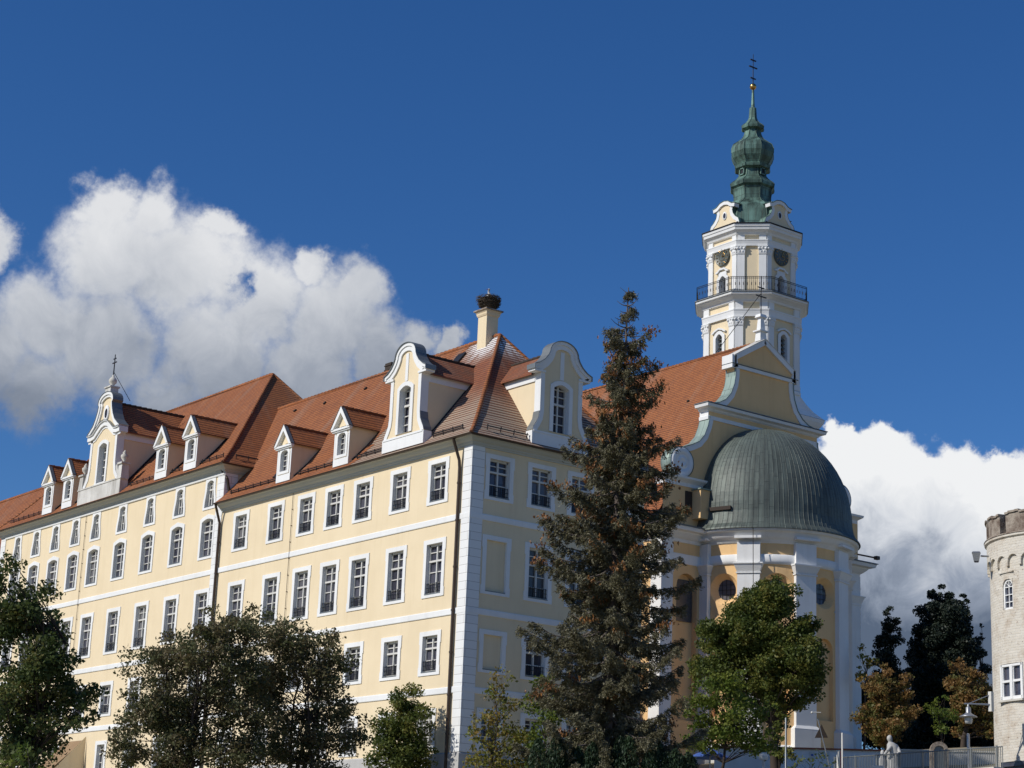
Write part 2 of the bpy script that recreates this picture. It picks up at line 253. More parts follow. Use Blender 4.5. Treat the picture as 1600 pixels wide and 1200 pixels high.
# ------------------------------------------------------------------ mesh builder
class MB:
    def __init__(s): s.v = []; s.f = []; s.sm = []
    def add(s, pts, faces, sm=False):
        o = len(s.v); s.v += [tuple(p) for p in pts]
        for f in faces: s.f.append([i + o for i in f]); s.sm.append(sm)
    def poly(s, pts): s.add(pts, [list(range(len(pts)))])
    def box(s, x0, x1, y0, y1, z0, z1):
        p = [(x, y, z) for z in (z0, z1) for y in (y0, y1) for x in (x0, x1)]
        s.add(p, [(0, 2, 3, 1), (4, 5, 7, 6), (0, 1, 5, 4), (2, 6, 7, 3), (0, 4, 6, 2), (1, 3, 7, 5)])
    def frustum(s, c, w0, d0, w1, d1, z0, z1, rot=0):
        ca, sa = math.cos(rot), math.sin(rot); p = []
        for z, w_, d_ in ((z0, w0, d0), (z1, w1, d1)):
            for a, b in ((-1, -1), (1, -1), (1, 1), (-1, 1)):
                x, y = a * w_ / 2, b * d_ / 2; p.append((c[0] + x * ca - y * sa, c[1] + x * sa + y * ca, z))
        s.add(p, [(3, 2, 1, 0), (4, 5, 6, 7), (0, 1, 5, 4), (1, 2, 6, 5), (2, 3, 7, 6), (3, 0, 4, 7)])
    def tube(s, p, q, r0, r1=None, k=8, caps=True):
        r1 = r0 if r1 is None else r1; p, q = Vector(p), Vector(q); d = q - p
        if d.length < 1e-6: return
        d.normalize(); u = d.orthogonal().normalized(); v = d.cross(u); pts = []
        for c, r in ((p, r0), (q, r1)):
            for i in range(k):
                a = 2 * math.pi * i / k; pts.append(c + (u * math.cos(a) + v * math.sin(a)) * r)
        s.add(pts, [(i, (i + 1) % k, k + (i + 1) % k, k + i) for i in range(k)], True)
        if caps: s.add(pts, [list(range(k))[::-1], list(range(k, 2 * k))])
    def path(s, pts, rs, k=6):
        for i in range(len(pts) - 1): s.tube(pts[i], pts[i + 1], rs[i], rs[i + 1], k, i == 0 or i == len(pts) - 2)
    def lathe(s, c, prof, k=24, a0=0, a1=2 * math.pi, smooth=True, rot=0, apo=False):
        full = abs(a1 - a0 - 2 * math.pi) < 1e-6; m_ = k if full else k + 1; pts = []
        q = 1 / math.cos(math.pi / k) if apo else 1
        for r, z in prof:
            for i in range(m_):
                a = a0 + (a1 - a0) * i / k + rot; pts.append((c[0] + r * q * math.cos(a), c[1] + r * q * math.sin(a), z))
        fs = []
        for j in range(len(prof) - 1):
            for i in range(k):
                a = j * m_ + i; b = j * m_ + (i + 1) % m_; fs.append((a, b, b + m_, a + m_))
        s.add(pts, fs, smooth)
    def sphere(s, c, r, k=12, sc=(1, 1, 1)):
        pts = []; fs = []; m_ = k // 2
        for j in range(m_ + 1):
            t = math.pi * j / m_
            for i in range(k):
                a = 2 * math.pi * i / k; pts.append((c[0] + r * sc[0] * math.sin(t) * math.cos(a), c[1] + r * sc[1] * math.sin(t) * math.sin(a), c[2] - r * sc[2] * math.cos(t)))
        for j in range(m_):
            for i in range(k): fs.append((j * k + i, j * k + (i + 1) % k, (j + 1) * k + (i + 1) % k, (j + 1) * k + i))
        s.add(pts, fs, True)
    def molding(s, path, prof, closed=False):
        """path: 2D points, outside on the RIGHT of travel; prof: (out, z) list."""
        P = [Vector(p) for p in path]; M = len(P); cols = []
        for i in range(M):
            a = P[i - 1] if (i > 0 or closed) else None; b = P[(i + 1) % M] if (i < M - 1 or closed) else None
            ds = []
            if a is not None: ds.append((P[i] - a).normalized())
            if b is not None: ds.append((b - P[i]).normalized())
            ns = [Vector((d.y, -d.x)) for d in ds]
            nn = (ns[0] + ns[-1]).normalized(); k = 1 / max(.3, nn.dot(ns[0])); cols.append(nn * k)
        pts = [(P[i].x + cols[i].x * o, P[i].y + cols[i].y * o, z) for i in range(M) for o, z in prof]; L = len(prof); fs = []
        for i in range(M if closed else M - 1):
            j = (i + 1) % M
            for k in range(L - 1): fs.append((i * L + k, j * L + k, j * L + k + 1, i * L + k + 1))
        s.add(pts, fs)
        if not closed:
            for i, rv in ((0, 1), (M - 1, 0)):
                f = [i * L + k for k in range(L)]; s.add(pts, [f[::-1] if rv else f])
    def sweep(s, path, a, b, y0, y1, closed=False):
        """flat band following a path in the local x-z plane, from offset a to offset b (left normal), y0..y1 deep"""
        P = [Vector(p) for p in path]; M = len(P); cols = []
        for i in range(M):
            pa = P[i - 1] if (i > 0 or closed) else P[i]; pb = P[(i + 1) % M] if (i < M - 1 or closed) else P[i]
            d = (pb - pa).normalized(); cols.append(Vector((-d.y, d.x)))
        pts = []
        for i in range(M):
            for o, y in ((a, y0), (b, y0), (b, y1), (a, y1)): pts.append((P[i].x + cols[i].x * o, y, P[i].y + cols[i].y * o))
        for i in range(M if closed else M - 1):
            j = (i + 1) % M
            s.add(pts, [(i * 4 + k, j * 4 + k, j * 4 + (k + 1) % 4, i * 4 + (k + 1) % 4) for k in range(4)])
        if not closed: s.add(pts, [(0, 1, 2, 3), tuple((M - 1) * 4 + k for k in (3, 2, 1, 0))])
    def xf(s, mat):
        s.v = [tuple(mat @ Vector(p)) for p in s.v]; return s
    def build(s, name, mat, parent=None):
        me = bpy.data.meshes.new(name); me.from_pydata(s.v, [], s.f); me.validate(verbose=False)
        me.polygons.foreach_set('use_smooth', (s.sm + [False] * len(me.polygons))[:len(me.polygons)]) if len(me.polygons) == len(s.sm) else None
        # uv in metres: u along the horizontal, v up the slope
        uv = me.uv_layers.new(name='uv'); co_ = np.zeros(len(me.vertices) * 3); me.vertices.foreach_get('co', co_); co_ = co_.reshape(-1, 3)
        buf = np.zeros((len(me.loops), 2))
        for p in me.polygons:
            nx, ny, nz = p.normal; h = math.hypot(nx, ny)
            if h > .05: u = np.array((-ny / h, nx / h, 0)); v = np.array((-nx * nz / h, -ny * nz / h, h))
            else: u = np.array((1., 0, 0)); v = np.array((0, 1., 0))
            idx = list(p.vertices); ls = p.loop_start
            pts = co_[idx]; buf[ls:ls + len(idx), 0] = pts @ u; buf[ls:ls + len(idx), 1] = pts @ v
        uv.data.foreach_set('uv', buf.ravel())
        me.materials.append(mat); o = bpy.data.objects.new(name, me); COL.objects.link(o)
        if parent: o.parent = parent
        return o
def tag(o, label=None, cat=None, group=None, kind=None):
    for k, v in (('label', label), ('category', cat), ('group', group), ('kind', kind)):
        if v: o[k] = v
    return o
def thing(name, label, cat, loc=(0, 0, 0), rz=0, group=None):
    o = bpy.data.objects.new(name, None); COL.objects.link(o); o.empty_display_size = .3; o.location = loc; o.rotation_euler = (0, 0, rz)
    return tag(o, label, cat, group)
def copy_part(o, parent, loc, rz, children=None):
    c = o.copy(); COL.objects.link(c); c.parent = parent; c.location = loc; c.rotation_euler = (0, 0, rz)
    for ch in children or []:
        d = ch.copy(); COL.objects.link(d); d.parent = c
    return c
# ------------------------------------------------------------------ walls with openings, windows
def wall(mb, u0, u1, z0, z1, holes, P):
    """P(u, z) -> point; rectangles (ua, ub, za, zb) are left open"""
    us = sorted({u0, u1, *[h[0] for h in holes], *[h[1] for h in holes]}); zs = sorted({z0, z1, *[h[2] for h in holes], *[h[3] for h in holes]})
    us = [u for u in us if u0 <= u <= u1]; zs = [z for z in zs if z0 <= z <= z1]
    for a, b in zip(us, us[1:]):
        run = None
        for c, d in zip(zs, zs[1:]):
            if any(h[0] - 1e-6 <= a and b <= h[1] + 1e-6 and h[2] - 1e-6 <= c and d <= h[3] + 1e-6 for h in holes): continue
            mb.poly([P(a, c), P(b, c), P(b, d), P(a, d)])
def outline(kind, w_, h):
    """inner outline (closed, clockwise from bottom-left) and matching outer outline of the surround; local x, z from the sill centre"""
    a = w_ / 2
    b = .25; e = .05
    if kind == 'rect':
        inn = [(-a, 0), (-a, .28), (-a, .28), (-a, h - .42), (-a, h - .42), (-a, h), (a, h), (a, h - .42), (a, h - .42), (a, .28), (a, .28), (a, 0)]
        out = [(-a - b - e, -.20), (-a - b - e, .28), (-a - b, .28), (-a - b, h - .42), (-a - b - e, h - .42), (-a - b - e, h + b), (a + b + e, h + b), (a + b + e, h - .42), (a + b, h - .42), (a + b, .28), (a + b + e, .28), (a + b + e, -.20)]
    else:
        side = []
        if kind == 'bell': side = [(-a, 0), (-a, .15), (-a + .03, .45), (-a * .80, .8), (-a * .70, 1.15)]; at = a * .68; ar = .14
        else: side = [(-a, 0), (-a, h * .4)]; at = a; ar = .17
        side.append((-at, h - ar)); top = [(-at + 2 * at * t, h - ar + ar * math.sin(math.pi * t)) for t in (.15, .32, .5, .68, .85)]
        inn = side + top + [(-x, z) for x, z in reversed(side)]
        bs = b * .95; out = []
        for x, z in inn:
            if z >= h - ar - 1e-6 and abs(x) < at - 1e-6: out.append((x * (at + bs) / at, z + bs * (1.0 if abs(x) > .01 else 1.25)))
            elif z >= h - ar - 1e-6: out.append((math.copysign(at + bs, x), z + bs * .9))
            elif z == 0: out.append((math.copysign(abs(x) + bs, x), -.20))
            else: out.append((x + math.copysign(bs, x), z))
    return inn, out
def make_window(kind, w_, h, rows, grille, glass=None, blind=False, DEPTH=.29):
    """prototype: surround with reveals (part), with pane, sash and grille as sub-parts; local -y looks outside"""
    inn, out = outline(kind, w_, h); mb = MB(); k = len(inn)
    for i in range(k):
        j = (i + 1) % k; q = [(inn[i][0], -.05, inn[i][1]), (inn[j][0], -.05, inn[j][1]), (out[j][0], -.05, out[j][1]), (out[i][0], -.05, out[i][1])]
        if Vector(q[0]) == Vector(q[1]): q = q[1:]
        if Vector(out[i]) != Vector(out[j]) or len(q) == 3: mb.poly(q[::-1])
        dep = .12 if blind else DEPTH
        mb.poly([(inn[i][0], -.05, inn[i][1]), (inn[i][0], dep, inn[i][1]), (inn[j][0], dep, inn[j][1]), (inn[j][0], -.05, inn[j][1])]) if inn[i] != inn[j] else None
        if out[i] != out[j]: mb.poly([(out[i][0], -.05, out[i][1]), (out[j][0], -.05, out[j][1]), (out[j][0], .01, out[j][1]), (out[i][0], .01, out[i][1])])
    o = mb.build('window' if not blind else 'blind_window', WHI)
    kids = []; a = w_ / 2
    if blind:
        p = MB(); p.poly([(x, .1, z) for x, z in inn if True]); pl = MB(); pl.box(-a, a, .10, .14, 0, h); kids.append(pl.build('blind_panel', YEL, o)); s_ = MB(); s_.box(-a, a, -.06, .1, -.05, 0); kids.append(s_.build('sill', LEAD, o)); return o, kids
    p = MB(); p.poly([(-a, DEPTH - .02, 0), (a, DEPTH - .02, 0), (a, DEPTH - .02, h), (-a, DEPTH - .02, h)])
    kids.append(p.build('pane', glass or GLS, o))
    s_ = MB(); at = a * (.68 if kind == 'bell' else 1); y0, y1 = DEPTH - .12, DEPTH - .03
    for sx in (-1, 1): s_.box(*sorted((sx * at, sx * (at - .075))), y0, y1, 0, h)
    s_.box(-.045, .045, y0 - .02, y1, 0, h)
    s_.box(-at, at, y0, y1, 0, .08); s_.box(-at, at, y0, y1, h - .10, h)
    tr = h * .66; s_.box(-at, at, y0 - .03, y1, tr - .05, tr + .05)
    for r in rows: s_.box(-at, at, y0 + .03, y1, r * h - .025, r * h + .025)
    kids.append(s_.build('sash', TRIM, o))
    sl_ = MB(); sl_.box(-a, a, -.07, DEPTH - .14, -.035, .012); kids.append(sl_.build('sill', LEAD, o))
    if grille:
        g_ = MB()
        for z in (.1, .32, .54): g_.box(-a, a, .04, .07, z, z + .025)
        for i in range(9):
            x = -a + (i + .5) * w_ / 9; g_.box(x - .011, x + .011, .04, .065, .08, .6)
        kids.append(g_.build('grille', IRON, o))
    return o, kids
class Proto:
    def __init__(s, *a, **k): s.o, s.k = make_window(*a, **k); s.used = False
    def place(s, parent, loc, rz):
        if not s.used:
            s.used = True; s.o.parent = parent; s.o.location = loc; s.o.rotation_euler = (0, 0, rz); return s.o
        return copy_part(s.o, parent, loc, rz, s.k)
W_TOP = Proto('rect', 1.36, 2.05, (.33, .83), True); W_TALL = Proto('rect', 1.44, 2.70, (.22, .44, .84), True); W_LOW = Proto('rect', 1.34, 1.90, (.33, .83), True)
W_BELL = Proto('bell', 1.20, 1.70, (.33, .83), False, DEPTH=.27); W_SEG = Proto('seg', 1.48, 2.44, (.22, .44, .83), False, DEPTH=.30)
W_BASE = Proto('rect', 1.10, 1.75, (.33, .83), False)
W_B1 = Proto('rect', 1.34, 2.70, (), False, blind=True); W_B2 = Proto('rect', 1.24, 1.80, (), False, blind=True)
W_TALLC = Proto('rect', 1.34, 2.70, (.22, .44, .84), True, glass=CUR)
FX = -math.pi / 2      # faces -X
# ------------------------------------------------------------------ ground
def S(t): t = min(1, max(0, t)); return t * t * (3 - 2 * t)
def gz(x, y):
    d = math.hypot(x + 59.2, y + 80.6)
    z = 6.5 + .14 * max(min(x, 0), -58) + .09 * max(min(y, 0), -60) * S(x / 10) + 5.5 * S((x - 8) / 40) - 2.6 * math.exp(-((x + 15) ** 2 + (y + 55) ** 2) / 1250)
    return z
ax = [-3000, -1200, -500, -250, -160, -120] + list(np.arange(-100, 121, 4.)) + [150, 200, 300, 600, 1400, 3500]
ay = [-3000, -1200, -500, -250, -160, -120] + list(np.arange(-100, 141, 4.)) + [170, 230, 350, 700, 1400, 3500]
g = MB(); g.add([(x, y, gz(x, y)) for y in ay for x in ax], [(j * len(ax) + i, j * len(ax) + i + 1, (j + 1) * len(ax) + i + 1, (j + 1) * len(ax) + i) for j in range(len(ay) - 1) for i in range(len(ax) - 1)], True)
tag(g.build('ground', GRD), kind='structure')
# ------------------------------------------------------------------ monastery
W1, W2 = 12.2, 14.0            # depth of corner wing / of tall middle wing
Y2, Y3, Y4 = 26.6, 61.2, 98.0
mon = thing('monastery_building', 'long cream yellow monastery with white string courses and red tiled roofs', 'monastery', (0, 0, 6.5))
MO = Vector((0, 0, -6.5))
def part(mb, name, mat, parent=mon):
    if parent is mon: mb.xf(Matrix.Translation(MO))
    return mb.build(name, mat, parent)
cols_r = [3.0, 6.63, 10.33, 13.38, 16.42, 19.88, 24.05]
cols_l = [28.36, 32.42, 36.55, 40.66, 44.72, 48.0, 51.34, 54.66, 58.0]
ends = [1.84, 4.72, 7.53, 10.36]
hol_r, hol_l, hol_e = [], [], []
def put(pr, u, z, hol, face, w_, h):
    hol.append((u - w_ / 2 - .02, u + w_ / 2 + .02, z - .02, z + h + .02))
    loc = (0, u, z) if face == 'x' else (u, 0, z)
    pr.place(mon, Vector(loc) + MO, FX if face == 'x' else 0)
for y in cols_r:
    put(W_TOP, y, 21.43, hol_r, 'x', 1.36, 2.05); put(W_TALL, y, 16.36, hol_r, 'x', 1.44, 2.70); put(W_LOW, y, 12.20, hol_r, 'x', 1.34, 1.90); put(W_BASE, y, 8.25, hol_r, 'x', 1.10, 1.75)
for y in cols_l:
    put(W_BELL, y, 24.65, hol_l, 'x', 1.20, 1.70); put(W_SEG, y, 21.39, hol_l, 'x', 1.48, 2.44); put(W_TALL, y, 16.30, hol_l, 'x', 1.44, 2.70); put(W_LOW, y, 12.08, hol_l, 'x', 1.34, 1.90)
    if abs(y - 44.72) > .1: put(W_BASE, y, 8.25, hol_l, 'x', 1.10, 1.75)
for i, x in enumerate(ends):
    put(W_TOP, x, 21.43, hol_e, 'y', 1.36, 2.05)
    (put(W_B1, x, 16.38, hol_e, 'y', 1.34, 2.70) if i == 0 else put(W_TALLC, x, 16.38, hol_e, 'y', 1.34, 2.70))
    (put(W_B2, x, 12.28, hol_e, 'y', 1.24, 1.80) if i == 0 else put(W_LOW, x, 12.20, hol_e, 'y', 1.34, 1.90))
    put(W_BASE, x, 8.25, hol_e, 'y', 1.10, 1.75)
mb = MB()
wall(mb, 0, Y2, 7.9, 24.3, hol_r, lambda u, z: (0, u, z)); wall(mb, Y2, Y3, 7.9, 27.2, hol_l, lambda u, z: (0, u, z))
wall(mb, 0, W1, 7.9, 24.3, hol_e, lambda u, z: (u, 0, z)); wall(mb, Y3, Y4, 7.9, 24.3, [], lambda u, z: (0, u, z))
mb.poly([(W1, 0, 6), (W1, Y2, 6), (W1, Y2, 24.3), (W1, 0, 24.3)]); mb.poly([(W2, Y2, 6), (W2, Y3, 6), (W2, Y3, 27.2), (W2, Y2, 27.2)])
mb.poly([(0, Y2, 23.8), (W2, Y2, 23.8), (W2, Y2, 27.2), (0, Y2, 27.2)]); mb.poly([(W1, Y2, 6), (W2, Y2, 6), (W2, Y2, 24), (W1, Y2, 24)])
mb.poly([(0, Y3, 23.8), (W2, Y3, 23.8), (W2, Y3, 27.2), (0, Y3, 27.2)]); mb.poly([(0, Y4, 6), (W1, Y4, 6), (W1, Y4, 24.3), (0, Y4, 24.3)]); mb.poly([(W1, Y3, 6), (W1, Y4, 6), (W1, Y4, 24.3), (W1, Y3, 24.3)])
part(mb, 'wall', YEL)
mb = MB(); pp = [(0, Y4), (0, 0), (W1, 0)]         # outside (-x) is on the right when walking... towards -y
pp = [(0, Y4), (0, 0), (W1, 0)]
def sgn(path): return path
mb.molding([(0, Y4), (0, 0), (W1, 0)], [(0, 4.5), (.09, 4.5), (.09, 7.85), (0, 7.92)]); part(mb, 'plinth', GRY)
for zb in (10.95, 15.05, 20.08):
    mb = MB(); mb.molding([(0, Y4), (0, 0), (W1, 0)], [(-.01, zb), (.045, zb), (.06, zb + .03), (.06, zb + .28), (.045, zb + .33), (-.01, zb + .33)]); part(mb, 'string_course', WHI)
CP = [(-.01, 0), (.07, .0), (.08, .08), (.14, .11), (.16, .19), (.30, .27), (.38, .36), (.42, .40), (.52, .42), (.56, .52)]
def cornice(path, zb, zt, name='cornice'):
    mb = MB(); s_ = (zt - zb) / .52; mb.molding(path, [(o, zb + z * s_) for o, z in CP]); return part(mb, name, WHS)
cornice([(0, Y2 - .02), (0, 0), (W1, 0), (W1, 6)], 24.0, 24.50)
cornice([(2.2, Y3), (0, Y3), (0, Y2), (3.4, Y2)], 26.62, 27.12)
mb = MB(); mb.molding([(0, Y3 - .85), (0, Y2 + .02)], [(0, 26.46), (.09, 26.48), (.11, 26.58), (0, 26.62)]); part(mb, 'cornice_bead', WHI)
cornice([(0, Y4), (0, Y3 + .02)], 24.0, 24.50)
for y0, y1, z0, z1 in ((0, .70, 7.93, 24.0), (Y2, Y2 + .85, 7.93, 26.6), (Y3 - .85, Y3, 7.93, 26.6)):
    mb = MB(); mb.box(-.05, .05, y0 - (.05 if y0 == 0 else 0), y1, z0, z1)
    if y0 == 0: mb.box(.052, .80, -.05, .02, z0, z1)
    if y0 == Y2: mb.box(-.05, .9, Y2 - .05, Y2 + .01, 23.9, z1)
    part(mb, 'quoin', QUO)
# roofs ------------------------------------------------------------
def hip_roof(x0, x1, y0, y1, ze, ox, bend, zr, hip0=True, hip1=True, name='roof', mat=TIL):
    xc = (x0 + x1) / 2; run = xc - bend[0]
    def prof(d):   # d: distance in from the wall line, -ox .. xc
        if d < bend[0]: return ze + (bend[1] - ze) * (d + ox) / (bend[0] + ox)
        return bend[1] + (zr - bend[1]) * (d - bend[0]) / run
    mb = MB(); ds = [-ox, bend[0], bend[0] + .9, xc]; zz = [ze, bend[1], prof(bend[0] + .9) - .12, zr]
    for (d0, d1, a, b) in zip(ds, ds[1:], zz, zz[1:]):
        ya0, yb0 = (y0 + d0, y0 + d1) if hip0 else (y0, y0); ya1, yb1 = (y1 - d0, y1 - d1) if hip1 else (y1, y1)
        if d0 < .5 and not hip1: ya1 = yb1 = Y2 - .02
        if d0 < .5 and not hip0: ya0 = yb0 = Y3 + .02
        mb.poly([(x0 + d0, ya1, a), (x0 + d0, ya0, a), (x0 + d1, yb0, b), (x0 + d1, yb1, b)])
        mb.poly([(x1 - d0, ya0, a), (x1 - d0, ya1, a), (x1 - d1, yb1, b), (x1 - d1, yb0, b)])
        if hip0: mb.poly([(x0 + d0, ya0, a), (x1 - d0, ya0, a), (x1 - d1, yb0, b), (x0 + d1, yb0, b)])
        if hip1: mb.poly([(x1 - d0, ya1, a), (x0 + d0, ya1, a), (x0 + d1, yb1, b), (x1 - d1, yb1, b)])
    # soffit and edge board
    d = -ox; yA = y0 + (d if hip0 else 0); yB = y1 - (d if hip1 else 0)
    o = part(mb, name, mat)
    rd = MB(); hp = [(x0 + a, y0 + a, z) for a, z in zip(ds, zz)]
    r_ = .11
    for i in range(3):
        if hip0:
            rd.tube(hp[i], hp[i + 1], r_, r_, 6); rd.tube((x1 - ds[i], y0 + ds[i], zz[i]), (x1 - ds[i + 1], y0 + ds[i + 1], zz[i + 1]), r_, r_, 6)
        if hip1:
            rd.tube((x0 + ds[i], y1 - ds[i], zz[i]), (x0 + ds[i + 1], y1 - ds[i + 1], zz[i + 1]), r_, r_, 6)
    ya, yb = (y0 + xc if hip0 else y0), (y1 - xc if hip1 else y1)
    k = int((yb - ya) / .42)
    for i in range(k): rd.tube((xc, ya + i * .42, zr + .0), (xc, ya + (i + 1) * .42 + .03, zr + .03), .10, .13, 6)
    part(rd, 'ridge_tiles', TIL); return o
def soffit(pts, z, oin=.80):
    pass
hip_roof(0, W1, 0, Y2 + 5.2, 24.50, .62, (-.1, 24.98), 32.75, True, False, 'pavilion_roof', TIP)
hip_roof(0, W2, Y2, Y3, 27.12, .62, (-.1, 27.62), 35.95, True, True, 'tall_roof', TIL)
hip_roof(0, W1, Y3 - 5, Y4, 24.50, .62, (-.1, 24.98), 32.75, False, True, 'far_roof', TIL)
# the plain tiles of the corner wing beyond the pavilion, laid just over the weathered ones
def roofz(x): # corner wing, -X slope
    if x < -.1: return 24.5 + .48 * (x + .62) / .52
    if x < .8: return 24.98 + (24.98 + 7.77 * .9 / 6.2 - .12 - 24.98) * (x + .1) / .9
    a = 24.98 + 7.77 * .9 / 6.2 - .12; return a + (32.75 - a) * (x - .8) / 5.3
mb = MB(); e = .02
for a, b in ((-.64, -.1), (-.1, .8), (.8, 6.1)):
    ye = Y2 + 5 if b > 3 else Y2 - .02
    mb.poly([(a, ye, roofz(a) + e), (a, 11.2, roofz(a) + e), (b, 8.9 if b > 3 else 10.6, roofz(b) + e), (b, ye, roofz(b) + e)])
part(mb, 'roof', TIL)
# gutters, eaves boards, snow guards
def gutter(path, z, name='gutter'):
    mb = MB(); mb.molding(path, [(.54, z + .03), (.60, z - .06), (.68, z - .05), (.72, z + .03), (.70, z + .04), (.62, z + .0), (.56, z + .05)]); return part(mb, name, PIPE)
gutter([(0, Y2 - .02), (0, 0), (W1, 0), (W1, 10)], 24.46); gutter([(2.4, Y3), (0, Y3), (0, Y2), (3.2, Y2)], 27.08)
mb = MB()
def guard(y0, y1, x, z):
    mb.tube((x, y0, z + .22), (x, y1, z + .22), .035, .035, 5); mb.tube((x, y0, z + .12), (x, y1, z + .12), .03, .03, 5)
    for i in range(int(abs(y1 - y0) / .9) + 1):
        y = y0 + i * .9 * (1 if y1 > y0 else -1); mb.tube((x, y, z), (x - .05, y, z + .3), .03, .03, 5)
for sg_ in ((.8, 3.6, -.12, 24.98), (8.3, 11.2, -.12, 24.98), (13.6, 17.6, -.12, 24.98), (20.0, 25.6, -.12, 24.98), (26.8, 29.8, -.12, 27.62), (31.8, 33.8, -.12, 27.62), (36.0, 40.0, -.12, 27.62), (53.6, 59.8, -.12, 27.62)):
    mb = MB(); guard(*sg_); part(mb, 'snow_guard', IRON)
mb = MB()
#, -.12, 24.98); guard(8.3, 11.2, -.12, 24.98); guard(13.6, 17.6, -.12, 24.98); guard(20.0, 25.6, -.12, 24.98)
pass
for x in np.arange(.8, 3.6, .9): mb.tube((x, -.12, 24.98), (x, -.17, 25.28), .03, .03, 5)
mb.tube((.8, -.12, 25.2), (3.6, -.12, 25.2), .035, .035, 5)
part(mb, 'snow_guard', IRON); mb = MB()
for x in np.arange(.6, 4.4, .9): mb.tube((x, Y2 - .12, 27.62), (x, Y2 - .17, 27.92), .03, .03, 5)
mb.tube((.6, Y2 - .12, 27.84), (4.2, Y2 - .12, 27.84), .035, .035, 5)
part(mb, 'snow_guard', IRON)
for pts in ([(-.62, .95, 24.4), (-.5, .95, 24.1), (-.18, .93, 23.3), (-.14, .93, 22.9), (-.14, .93, 7.0)], [(-.62, Y2 - .15, 24.4), (-.45, Y2 - .1, 24.0), (-.17, Y2 - .05, 23.3), (-.15, Y2 - .05, 7.0)], [(-.12, Y2 + .4, 26.9), (.1, Y2 - .12, 26.2), (.35, Y2 - .14, 25.2), (.3, Y2 - .14, 24.9)]):
    mb = MB(); mb.path(pts, [.085] * len(pts), 8)
    for z in (22.0, 20.0, 17.5, 15.2, 13.0, 10.8, 8.8):
        if pts[-1][2] < 8: mb.tube((pts[-1][0], pts[-1][1], z), (pts[-1][0], pts[-1][1], z + .1), .11, .11, 8)
    part(mb, 'downpipe', PIPE)
for y, z1 in ((17.95, 24.0), (46.35, 26.5)):
    mb = MB(); mb.tube((-.07, y, 8), (-.07, y, z1), .016, .016, 4)
    for z in np.arange(9, z1, 1.0): mb.tube((0, y, z), (-.1, y, z), .03, .03, 4)
    part(mb, 'lightning_cable', PIPE)
